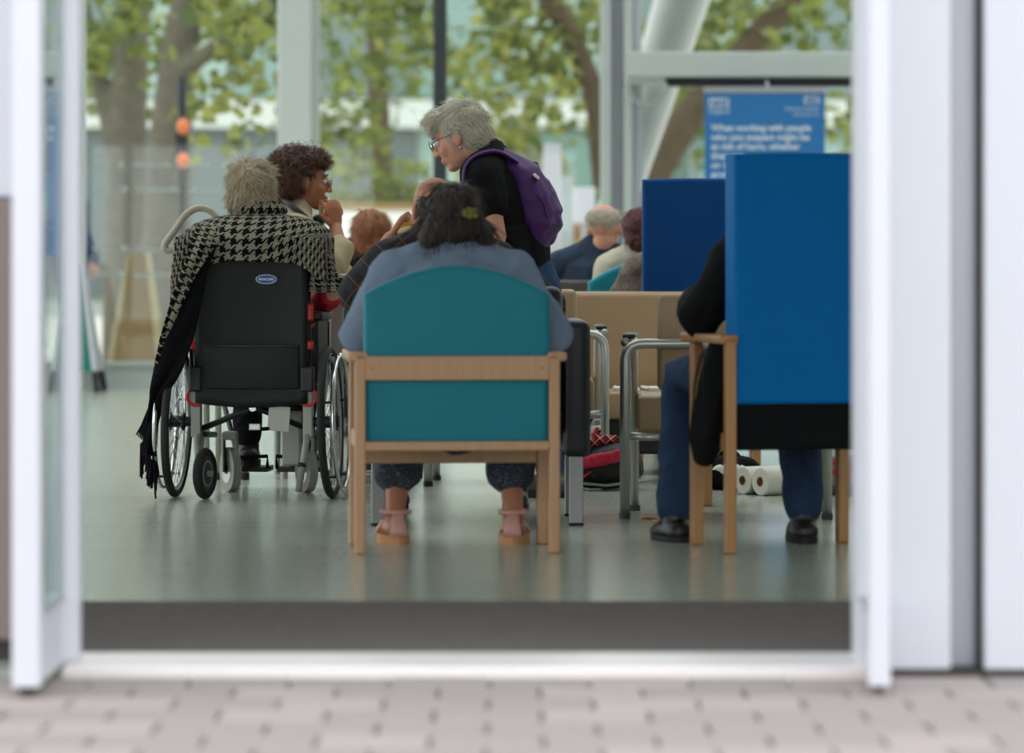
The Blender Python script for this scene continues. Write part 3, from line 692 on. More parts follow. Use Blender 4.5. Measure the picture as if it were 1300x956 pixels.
# low beige sofa
SF = thing('sofa', 'low beige vinyl sofa facing the entrance with papers on its seat', 'sofa', ((gx(690, 18) + gx(884, 18)) / 2, 17.78, 0))
w = (gx(884, 18) - gx(690, 18)) / 2
MB().rbox((-w, 0.40, 0.20), (w, 0.53, 0.795), 0.03, 4).build('backrest', beigev, SF, 'auto')
MB().rbox((-w + 0.005, 0.0, 0.245), (w - 0.005, 0.42, 0.365), 0.02, 3).build('seat', beigev, SF, 'auto')
MB().rbox((-w + 0.02, 0.06, 0.09), (w - 0.02, 0.48, 0.25), 0.01, 1).build('base', blackm, SF)
for sx in (-1, 1):
    for y in (0.08, 0.46): MB().cyl((sx * (w - 0.08), y, 0), (sx * (w - 0.08), y, 0.1), 0.022).build('leg', blackm, SF, 'auto')
for i, (px, a, nm) in enumerate(((757, 4, 'beside the metal chair arm'), (796, -3, 'in the middle of the seat'), (835, 5, 'by the sofa right end'))):
    c = V((gx(px, 17.95), 17.93 + 0.02 * i, 0.366))
    pr = thing('newspaper', 'folded white newspaper on the beige sofa ' + nm, 'newspaper', c, R(a), 'papers on the beige sofa')
    m = MB()
    for k in range(3): m.rbox((-0.055, -0.12, 0.005 * k), (0.055 - 0.006 * k, 0.12 - 0.01 * k, 0.005 * k + 0.004), 0.0015, 1)
    m.build('pages', paper, pr); MB().tube([(-0.055, -0.12, 0.009), (-0.055, 0.12, 0.009)], 0.0085, 8).build('fold', paper, pr, True)

# beige chairs with silver tube frames
def tube_chair(label, loc, yaw, group, az=0.635):
    """local +y is the way the sitter looks; the arm tube wraps round behind the back"""
    t = thing('waiting_chair', label, 'chair', loc, yaw, group); k = 0.366
    MB().tube(bend([(-k, 0, 0.012), (-k, 0, az), (k, 0, az), (k, 0, 0.012)], 0.07, 8), 0.0185, 14).build('back_frame', silver, t, True)
    for s in (-1, 1):
        MB().tube(bend([(s * k, 0.015, az + 0.004), (s * 0.345, 0.44, az + 0.01), (s * 0.34, 0.47, 0.012)], 0.06), 0.0165, 12).build('arm_frame', silver, t, True)
        MB().rbox((s * 0.352 - 0.024, 0.04, az + 0.016), (s * 0.352 + 0.024, 0.40, az + 0.034), 0.008, 3).build('arm_pad', blackm, t, 'auto')
        for x, y in ((s * k, 0), (s * 0.34, 0.47)): MB().cyl((x, y, 0), (x, y, 0.02), 0.021).build('foot_cap', blackm, t, 'auto')
        MB().tube([(s * k, 0.0, 0.30), (s * 0.27, 0.03, 0.295), (s * 0.2, 0.08, 0.30)], 0.015, 10).build('seat_bracket', silver, t, True)
        MB().tube([(s * 0.342, 0.455, 0.30), (s * 0.2, 0.42, 0.305)], 0.014, 10).build('seat_bracket', silver, t, True)
    MB().rbox((-0.325, 0.035, 0.31), (0.325, 0.53, 0.44), 0.018, 3).build('seat', beigev, t, 'auto')
    MB().rbox((-0.25, 0.03, 0.462), (0.25, 0.15, 0.815), 0.025, 4).build('backrest', beigev, t, 'auto')
    for s in (-1, 1): MB().tube([(s * 0.2, 0.09, 0.43), (s * 0.2, 0.09, 0.5)], 0.012, 8).build('back_strut', silver, t, True)
    return t
tube_chair('beige chair with silver tube frame beside the nearest blue armchair', (0.775, 14.84, 0), R(-3), 'beige tube framed chairs')
tube_chair('beige tube framed chair mostly hidden behind the black armchair', (gx(768, 16.95) - 0.366, 16.95, 0), R(0), 'beige tube framed chairs', 0.63)
# low wooden side tables
def side_table(label, x0, x1, y0, y1, h):
    t = thing('side_table', label, 'table', ((x0 + x1) / 2, (y0 + y1) / 2, 0), 0); cx, cy = t.location.x, t.location.y
    MB().rbox((x0 - cx - 0.01, y0 - cy - 0.01, h - 0.025), (x1 - cx + 0.01, y1 - cy + 0.01, h), 0.006, 2).build('table_top', oakw, t)
    for x in (x0, x1):
        for y in (y0, y1):
            xx = x - cx + (0.017 if x == x0 else -0.017); yy = y - cy + (0.017 if y == y0 else -0.017)
            MB().rbox((xx - 0.017, yy - 0.017, 0), (xx + 0.017, yy + 0.017, h - 0.025), 0.004, 1).build('leg', oakw, t)
    return t
side_table('low wooden table behind the beige tube framed chair', gx(799, 17.2), gx(799, 17.2) + 0.42, 17.19, 17.55, 0.30)
side_table('low wooden table beyond the nearest blue armchair', gx(893, 15.6), gx(893, 15.6) + 0.45, 15.6, 15.95, 0.47)

# dark brown chair of the older man (seen from behind)
def lounge_chair(label, loc, yaw, w, top, vinyl, seat=0.43, name='lounge_chair', group=None):
    t = thing(name, label, 'chair', loc, yaw, group)
    MB().rbox((-w, 0, 0.30), (w, 0.09, top), 0.02, 3).build('backrest', vinyl, t, 'auto')
    MB().rbox((-w, 0.08, seat - 0.1), (w, 0.52, seat), 0.025, 3).build('seat', vinyl, t, 'auto')
    for sx in (-1, 1):
        for y in (0.04, 0.47): MB().tube([(sx * (w - 0.04), y, 0), (sx * (w - 0.05), y, seat - 0.09)], [0.014, 0.018], 10).build('leg', greypaint, t, 'auto')
    return t
G2 = 'armless lounge chairs'
lounge_chair('dark brown armless chair under the older man in navy', (gx(722, 20.25), 20.25, 0), 0, 0.30, 0.835, brownv, group=G2)
lounge_chair('black armless chair under the curly haired woman', (gx(345, 17.75), 17.75, 0), R(-82), 0.23, 0.80, blackv, 0.50, group=G2)
lounge_chair('black armless chair under the auburn haired person', (gx(470, 21.1), 20.95, 0), R(3), 0.23, 0.78, blackv, group=G2)
# overbed table
OT = thing('overbed_table', 'black topped overbed table with grey column beyond the wheelchair', 'table', (gx(445, 16.75), 16.75, 0))
zt = gz(351, 16.75)
MB().rbox((-0.10, -0.17, zt - 0.03), (0.26, 0.15, zt), 0.012, 3).build('table_top', blackm, OT, 'auto')
MB().rbox((-0.085, 0.0, 0.07), (-0.03, 0.06, zt - 0.028), 0.008, 2).build('column', greypaint, OT, 'auto')
MB().rbox((-0.09, -0.16, 0.045), (-0.04, 0.14, 0.085), 0.01, 2).build('base_bar', greypaint, OT, 'auto')
for y in (-0.14, 0.12): MB().cyl((-0.078, y, 0.026), (-0.052, y, 0.026), 0.026).build('caster', blackm, OT, 'auto')
for y in (-0.14, 0.12): MB().rbox((-0.08, y - 0.02, 0.03), (0.25, y + 0.02, 0.07), 0.01, 2).build('foot', greypaint, OT, 'auto')
for y in (-0.14, 0.12): MB().cyl((0.21, y, 0.026), (0.236, y, 0.026), 0.026).build('caster', blackm, OT, 'auto')
bk = thing('notepad', 'pale notepad lying on the black overbed table', 'notepad', V((gx(455, 16.7), 16.7, zt + 0.001)), R(10))
MB().rbox((-0.06, -0.09, 0), (0.06, 0.09, 0.008), 0.002, 1).build('pages', paper, bk); MB().tube([(-0.06, -0.09, 0.005), (-0.06, 0.09, 0.005)], 0.005, 6).build('binding', greyal, bk)
# walking frame whose grey handle loop shows left of the shawl
WF = thing('walking_frame', 'grey tubular walking frame whose handle loop shows beside the houndstooth shawl', 'walking frame', (gx(276, 17.1), 17.1, 0))
o = WF.location
def wl_(px, py, dy=0.0): return at(px, py, 17.1) - o + V((0, dy, 0))
gl = mat('grey_beige_tube', (168, 164, 146), 0.4, 0.15, var=0.05)
MB().tube(bend([wl_(300, 318), wl_(210, 318), wl_(209, 310), wl_(226, 287), wl_(236, 271), wl_(252, 263), wl_(266, 266), wl_(277, 277), wl_(288, 296), wl_(300, 318)], 0.03, 6), 0.0155, 12).build('handle_loop', gl, WF, True)
for px, dy in ((262, 0.0), (300, 0.0), (270, 0.36), (304, 0.36)):
    MB().tube([V((wl_(px, 330).x, dy, 0.01)), V((wl_(px, 330).x, dy * 0.6, gz(318, 17.1)))], 0.014, 10).build('leg', gl, WF, True)
    MB().cyl((wl_(px, 330).x, dy, 0), (wl_(px, 330).x, dy, 0.03), 0.019).build('rubber_foot', rubber, WF, 'auto')
for z in (0.35, 0.7): MB().tube([(wl_(262, 0).x, 0.02, z), (wl_(300, 0).x, 0.02, z)], 0.011, 8).build('cross_bar', gl, WF, True)

# ------------------------------------------------------------------ wheelchair
WC = thing('wheelchair', 'black wheelchair with silver hand rims and red levers holding the woman in houndstooth', 'wheelchair', (gx(322, 16.15), 16.15, 0), R(-5))
RW = 0.3
for s in (-1, 1):
    x = s * 0.305
    rw = MB().torus((0, 0, 0), RW - 0.034, 0.011, (1, 0, 0), 48, 8).build('rear_wheel', silver, WC, True)
    rw.location = (x, 0.0, RW); rw.rotation_euler = (0, R(-1.5 * s), 0)
    MB().torus((0, 0, 0), RW - 0.0165, 0.0165, (1, 0, 0), 48, 10).build('tyre', rubber, rw, True)
    MB().torus((s * 0.045, 0, 0), 0.262, 0.0095, (1, 0, 0), 48, 10).build('hand_rim', chrome, rw, True)
    h = MB().cyl((-0.035, 0, 0), (0.035, 0, 0), 0.024, 16).cyl((-0.03, 0, 0), (-0.022, 0, 0), 0.036, 16).cyl((0.022, 0, 0), (0.03, 0, 0), 0.036, 16); h.build('hub', blackm, rw, 'auto')
    for k in range(28):
        a = 2 * math.pi * k / 28; b = a + (0.35 if k % 2 else -0.35); sx = 0.026 if k % 4 < 2 else -0.026
        MB().tube([(sx, 0.03 * math.cos(b), 0.03 * math.sin(b)), (0, (RW - 0.036) * math.cos(a), (RW - 0.036) * math.sin(a))], 0.0016, 5).build('spoke', chrome, rw)
    for k in range(5):
        a = 2 * math.pi * k / 5 + 0.3
        MB().tube([(0, (RW - 0.038) * math.cos(a), (RW - 0.038) * math.sin(a)), (s * 0.045, 0.262 * math.cos(a), 0.262 * math.sin(a))], 0.005, 6).build('rim_bracket', blackm, rw)
    # frame side
    X = s * 0.222
    MB().tube([(X, -0.02, 0.30), (X, -0.03, 0.62), (X, -0.055, 0.93)], 0.0125, 12).build('back_post', blackm, WC, True)
    MB().tube(bend([(X, -0.055, 0.92), (X, -0.06, 0.962), (X, -0.098, 0.962)], 0.02), 0.0145, 12).build('push_handle', rubber, WC, True)
    MB().rbox((X - 0.02, -0.05, 0.24), (X + 0.018, 0.0, 0.43), 0.004, 2).build('axle_plate', greypaint, WC)
    MB().cyl((X, 0, RW), (s * 0.28, 0, RW), 0.02).build('axle', blackm, WC, 'auto')
    MB().torus((X, -0.055, 0.40), 0.034, 0.0065, (0, 1, 0), 20, 8).build('red_ring', redp, WC, True)
    lv = MB().rbox((X - 0.026, -0.075, 0.42), (X + 0.026, -0.02, 0.52), 0.008, 2); lv.build('recline_lever', blackm, WC)
    MB().tube(bend([(X - s * 0.004, -0.03, 0.255), (X - s * 0.004, -0.06, 0.23), (X - s * 0.03, -0.10, 0.03)], 0.03), 0.0135, 12).build('tipping_bar', greypaint, WC, True)
    MB().tube([(X - s * 0.019, -0.078, 0.14), (X - s * 0.0205, -0.082, 0.125)], 0.0165, 12).build('tipping_bar_ring', blackm, WC, True)
    MB().tube([(X, -0.02, 0.44), (X, 0.40, 0.46)], 0.0125, 10).build('seat_tube', blackm, WC, True)
    MB().tube([(X, 0.0, 0.25), (X, 0.42, 0.23)], 0.0125, 10).build('lower_tube', blackm, WC, True)
    MB().rbox((s * 0.252 - 0.024, -0.02, 0.70), (s * 0.252 + 0.024, 0.3, 0.735), 0.01, 3).build('arm_pad', blackm, WC, 'auto')
    MB().rbox((s * 0.252 - 0.005, 0.0, 0.46), (s * 0.252 + 0.005, 0.28, 0.70), 0.004, 1).build('side_guard', blackm, WC)
    for z0, z1, dx in ((0.70, 0.765, 0.0), (0.585, 0.62, 0.004)): MB().rbox((X + s * 0.008 - 0.013, -0.062, z0), (X + s * 0.008 + 0.013, -0.02, z1), 0.006, 2).build('red_trim', redp, WC)
    # caster and fork
    cx = s * 0.155; cw = MB().tube([(-0.017, 0, 0), (0.017, 0, 0)], 0.09, 28); cw = cw.build('caster_wheel', mat('grey_caster', (150, 148, 140), 0.6, var=0.06), WC, 'auto')
    cw.location = (cx, 0.40, 0.09); cw.rotation_euler = (0, 0, R(28))
    MB().tube([(-0.019, 0, 0), (0.019, 0, 0)], 0.055, 20).build('rim_disc', silver, cw, 'auto'); MB().tube([(-0.022, 0, 0), (0.022, 0, 0)], 0.018, 12).build('hub', blackm, cw, 'auto')
    fk = MB().rbox((cx - 0.03, 0.36, 0.08), (cx - 0.022, 0.42, 0.22), 0.003, 1); fk.build('fork', greypaint, WC)
    MB().rbox((cx + 0.022, 0.36, 0.08), (cx + 0.03, 0.42, 0.22), 0.003, 1).build('fork', greypaint, WC); MB().rbox((cx - 0.03, 0.36, 0.21), (cx + 0.03, 0.42, 0.245), 0.006, 1).build('fork_crown', greypaint, WC)
    # foot plates on hangers
    MB().tube(bend([(X, 0.40, 0.46), (X, 0.50, 0.44), (s * 0.15, 0.62, 0.10)], 0.06), 0.011, 10).build('leg_hanger', greypaint, WC, True)
    fp = [(s * 0.02, 0.50), (s * 0.02, 0.68), (s * 0.19, 0.70), (s * 0.21, 0.52)]
    MB().prism(fp, 0.02, 2, 0.075).build('footplate', blackm, WC)
    MB().tube([(s * 0.02, 0.505, 0.09), (s * 0.018, 0.49, 0.14), (s * 0.21, 0.50, 0.13), (s * 0.21, 0.515, 0.09)], 0.008, 8).build('heel_loop', blackf, WC, True)
# extra black transit wheel behind the left leg tube
tw = MB().torus((0, 0, 0), 0.082, 0.019, (1, 0, 0), 32, 10).build('transit_wheel', rubber, WC, True); tw.location = (-0.175, -0.115, 0.101); tw.rotation_euler = (0, 0, R(-12))
MB().tube([(-0.012, 0, 0), (0.012, 0, 0)], 0.068, 24).build('rim_disc', mat('dark_wheel_disc', (46, 46, 46), 0.5), tw, 'auto'); MB().torus((0.0, 0, 0), 0.05, 0.014, (1, 0, 0), 24, 6).build('rim_ring', greypaint, tw, True); MB().tube([(-0.03, 0, 0), (0.03, 0, 0)], 0.014, 12).build('hub', greypaint, tw, 'auto')
MB().tube([(-0.2, -0.115, 0.101), (-0.2, -0.03, 0.24)], 0.010, 8).build('transit_wheel_arm', greypaint, WC, True)
# folding cross under the seat
for s in (-1, 1): MB().tube([(s * 0.21, 0.02 + 0.03 * s, 0.27), (-s * 0.21, 0.02 + 0.03 * s, 0.44)], 0.0125, 10).build('cross_brace', blackm, WC, True)
MB().cyl((0, -0.03, 0.355), (0, 0.06, 0.355), 0.014).build('cross_bolt', chrome, WC)
MB().rbox((-0.225, 0.0, 0.45), (0.225, 0.42, 0.475), 0.01, 2).build('seat', blackf, WC, 'auto')
bm_ = MB(); nx, nz = 16, 18; zlo, zhi = 0.375, 0.968
for side, off in ((0, -0.062), (1, -0.035)):
    for j in range(nz + 1):
        for i in range(nx + 1):
            u = -1 + 2 * i / nx; t = j / nz; z = zlo + (zhi - zlo) * t
            bm_.v.append(V((u * 0.222, off - 0.035 * t * 0.6 + 0.03 * (1 - u * u) * math.sin(t * 3.1) + 0.006 * noise.noise((u * 3, t * 6, side)), z + 0.012 * (1 - u * u) * (-1 if t > 0.5 else -1.5) * abs(t - 0.5) * 2)))
n1 = nx + 1; N = n1 * (nz + 1)
for j in range(nz):
    for i in range(nx):
        a = j * n1 + i; bm_.f.append((a, a + 1, a + 1 + n1, a + n1)); bm_.f.append((N + a, N + a + n1, N + a + 1 + n1, N + a + 1))
for i in range(nx): bm_.f.append((i, N + i, N + i + 1, i + 1)); a = nz * n1 + i; bm_.f.append((a, a + 1, N + a + 1, N + a))
for j in range(nz): a = j * n1; bm_.f.append((a, a + n1, N + a + n1, N + a)); a = j * n1 + nx; bm_.f.append((a, N + a, N + a + n1, a + n1))
nylon = mat('black_nylon', (15, 15, 16), 0.6, var=0.15, scale=12, bump=0.2, bscale=30)
bk_ = bm_.build('backrest', nylon, WC, True)
MB().rbox((-0.19, -0.072, 0.43), (0.19, -0.05, 0.60), 0.008, 2).build('back_pocket', nylon, WC, 'auto')
MB().rbox((-0.19, -0.074, 0.594), (0.19, -0.06, 0.606), 0.004, 2).build('pocket_hem', blackm, WC, 'auto')
# oval maker's badge
bl = MB(); bl2 = MB()
def oval(m, a, b, y0, y1, n=28): m.prism([(0.062 + a * math.cos(2 * math.pi * i / n), 0.862 + b * math.sin(2 * math.pi * i / n)) for i in range(n)], y1 - y0, 1, y0)
bd1 = MB(); oval(bd1, 0.042, 0.019, -0.082, -0.062); bd1 = bd1.build('badge', mat('badge_white', (196, 204, 214), 0.5), WC)
bd2 = MB(); oval(bd2, 0.038, 0.0155, -0.0828, -0.08); bd2.build('badge_field', mat('badge_blue', (34, 84, 168), 0.5), bd1)
lettering('INVACARE', 0.0135, mat('badge_ink', (225, 230, 236), 0.5), bd1, face_cam((0.062 - 0.030, -0.0834, 0.8572)), bold=0.0004, width=0.06)
# paper tag and grey battery pack under the seat
MB().rbox((0.065, -0.05, 0.265), (0.15, -0.046, 0.362), 0.001, 1, Matrix.Rotation(R(4), 3, 'Y')).build('paper_tag', mat('tag_paper', (206, 204, 198), 0.8), WC)
MB().rbox((0.07, 0.30, 0.11), (0.145, 0.34, 0.33), 0.008, 2).build('grey_bracket', greypaint, WC)
MB().tube([(-0.06, -0.03, 0.285), (0.0, -0.05, 0.27), (0.07, -0.045, 0.275)], 0.008, 8).build('strap', blackf, WC, True); MB().rbox((-0.01, -0.06, 0.268), (0.035, -0.045, 0.295), 0.003, 1).build('buckle', silver, WC)
# ================================================================== PEOPLE
SKIN_A = mat('skin_fair', (206, 150, 122), 0.5, var=0.08, scale=25, bump=0.05, bscale=120)
SKIN_B = mat('skin_tan', (172, 112, 80), 0.5, var=0.08, scale=25, bump=0.05, bscale=120)
SKIN_C = mat('skin_pink', (216, 152, 128), 0.5, var=0.10, scale=20, bump=0.05, bscale=120)
EYEW = mat('eye_white', (226, 222, 216), 0.2); EYED = mat('eye_iris', (46, 34, 26), 0.2); LIP = mat('lip', (156, 84, 74), 0.5)
def frame(yaw, pitch=0.0, roll=0.0):
    """columns: right, forward, up.  yaw 0 looks along +Y, positive turns to the left; pitch>0 looks down"""
    return Matrix.Rotation(yaw, 3, 'Z') @ Matrix.Rotation(-pitch, 3, 'X') @ Matrix.Rotation(roll, 3, 'Y')
def head_prims(mb, c, M, s=1.0, fat=1.0):
    def P(x, y, z): return c + M @ V((x * s, y * s, z * s))
    def E(x, y, z, a, b, d, n=16, m=10): mb.ell(P(x, y, z), (a * s, b * s, d * s), M, n, m)
    E(0, -0.015, 0.028, 0.076, 0.097, 0.088); E(0, 0.028, -0.03, 0.062 * fat, 0.066, 0.082); E(0, 0.022, -0.072, 0.055 * fat, 0.056, 0.042)
    E(0, 0.062, -0.098, 0.027, 0.025, 0.02); E(0, 0.078, 0.022, 0.048, 0.016, 0.013)
    for k in (-1, 1):
        E(k * 0.036, 0.062, -0.034, 0.026, 0.024, 0.026); E(k * 0.078, -0.004, -0.012, 0.008, 0.02, 0.032); E(k * 0.083, -0.012, -0.008, 0.007, 0.014, 0.024)
        E(k * 0.012, 0.1, -0.036, 0.008, 0.01, 0.008)
    mb.tube([P(0, 0.088, 0.014), P(0, 0.1, -0.012), P(0, 0.109, -0.032)], [0.0085 * s, 0.0105 * s, 0.0125 * s], 10, 'round')
    E(0, 0.09, -0.062, 0.023, 0.011, 0.0065); E(0, 0.088, -0.074, 0.02, 0.011, 0.008)
def face_bits(root, o, c, M, s=1.0):
    def P(x, y, z): return c + M @ V((x * s, y * s, z * s)) - o
    for k in (-1, 1):
        e = MB().ell(P(k * 0.031, 0.0815, 0.003), 0.0115 * s, M, 12, 8).build('eye', EYEW, root, True)
        MB().ell(P(k * 0.031, 0.0895, 0.003), (0.0055 * s, 0.0045 * s, 0.0055 * s), M, 10, 6).build('iris', EYED, e, True)
        MB().tube([P(k * 0.016, 0.0925, 0.024), P(k * 0.032, 0.092, 0.03), P(k * 0.05, 0.08, 0.024)], [0.003 * s, 0.0038 * s, 0.0022 * s], 6, 'round').build('eyebrow', EYED, root, True)
    MB().ell(P(0, 0.0985, -0.0665), (0.019 * s, 0.004 * s, 0.006 * s), M, 10, 6).build('lips', LIP, root, True)
def glasses(root, o, c, M, m, s=1.0):
    def P(x, y, z): return c + M @ V((x * s, y * s, z * s)) - o
    g = MB()
    for k in (-1, 1):
        pts = [P(k * 0.033 + 0.024 * math.cos(a), 0.108, 0.0 + 0.018 * math.sin(a)) for a in [2 * math.pi * i / 20 for i in range(20)]]
        g.tube(pts, 0.0016, 6, closed=True); g.tube([P(k * 0.057, 0.106, 0.006), P(k * 0.078, 0.08, 0.008), P(k * 0.086, -0.005, 0.008), P(k * 0.085, -0.02, -0.01)], 0.0016, 6)
    g.tube([P(-0.009, 0.108, 0.004), P(0, 0.112, 0.007), P(0.009, 0.108, 0.004)], 0.0016, 6)
    f = g.build('glasses_frame', m, root, True)
    for k in (-1, 1): MB().tube([P(k * 0.033, 0.1075, 0), P(k * 0.033, 0.1085, 0)], 0.022 * s, 20, right=M @ V((1, 0, 0)), ay=0.77).build('lens', G_FAR, f)
def hand_prims(mb, w, dr, nrm, side=1, curl=0.35, s=1.0, spread=1.0, thumb_in=0.5, curls=None):
    """w wrist, dr towards the fingers, nrm out of the palm, side +1: thumb on dr x nrm side"""
    dr = V(dr).normalized(); nrm = (V(nrm) - dr * V(nrm).dot(dr)).normalized(); sd = dr.cross(nrm) * side
    kn = w + dr * 0.085 * s
    mb.tube([w - dr * 0.02 * s, w + dr * 0.03 * s, kn], [0.026 * s, 0.036 * s, 0.039 * s], 12, 'round', right=sd, ax=1.0, ay=[0.85] * 3 + [0.5] * 3 + [0.38] * 3)
    L = (0.074, 0.083, 0.077, 0.06)
    for i in range(4):
        q = kn + sd * (0.03 - 0.0195 * i) * s * spread - dr * 0.006 * abs(i - 1) * s; d = dr.copy(); p = [q - dr * 0.015]
        r = [0.0092 * s, 0.0092 * s]; p.append(q); c_ = curls[i] if curls else curl
        for k, (fr, rr) in enumerate(((0.45, 0.0085), (0.3, 0.0078), (0.25, 0.0068))):
            ang = c_ * (1.0, 1.25, 0.9)[k]; d = (d * math.cos(ang) + (Matrix.Rotation(0, 3, 'X') @ nrm) * math.sin(ang)).normalized() if k == 0 else (d * math.cos(ang) + d.cross(sd * side).normalized() * 0 + pn * math.sin(ang)).normalized()
            pn = (nrm - d * nrm.dot(d)); pn = pn.normalized() if pn.length > 1e-3 else -dr
            if nrm.dot(d) > 0.999: pn = -dr
            # keep curling past the normal
            pn = (-dr * max(0, d.dot(nrm)) + nrm * d.dot(dr)).normalized()
            p.append(p[-1] + d * L[i] * fr * s); r.append(rr * s)
        mb.tube(p, r, 9, 'round')
    t0 = w + dr * 0.028 * s + sd * 0.03 * s; t1 = t0 + (dr * 0.6 + sd * 0.55 * (1 - thumb_in) + nrm * 0.45).normalized() * 0.042 * s
    t2 = t1 + (dr * 0.8 - sd * 0.35 * thumb_in + nrm * 0.3).normalized() * 0.033 * s; t3 = t2 + (dr * 0.8 - sd * 0.5 * thumb_in + nrm * 0.15).normalized() * 0.026 * s
    mb.tube([w + dr * 0.012 * s + sd * 0.014 * s, t0, t1, t2, t3], [0.016 * s, 0.015 * s, 0.0115 * s, 0.0105 * s, 0.008 * s], 10, 'round')

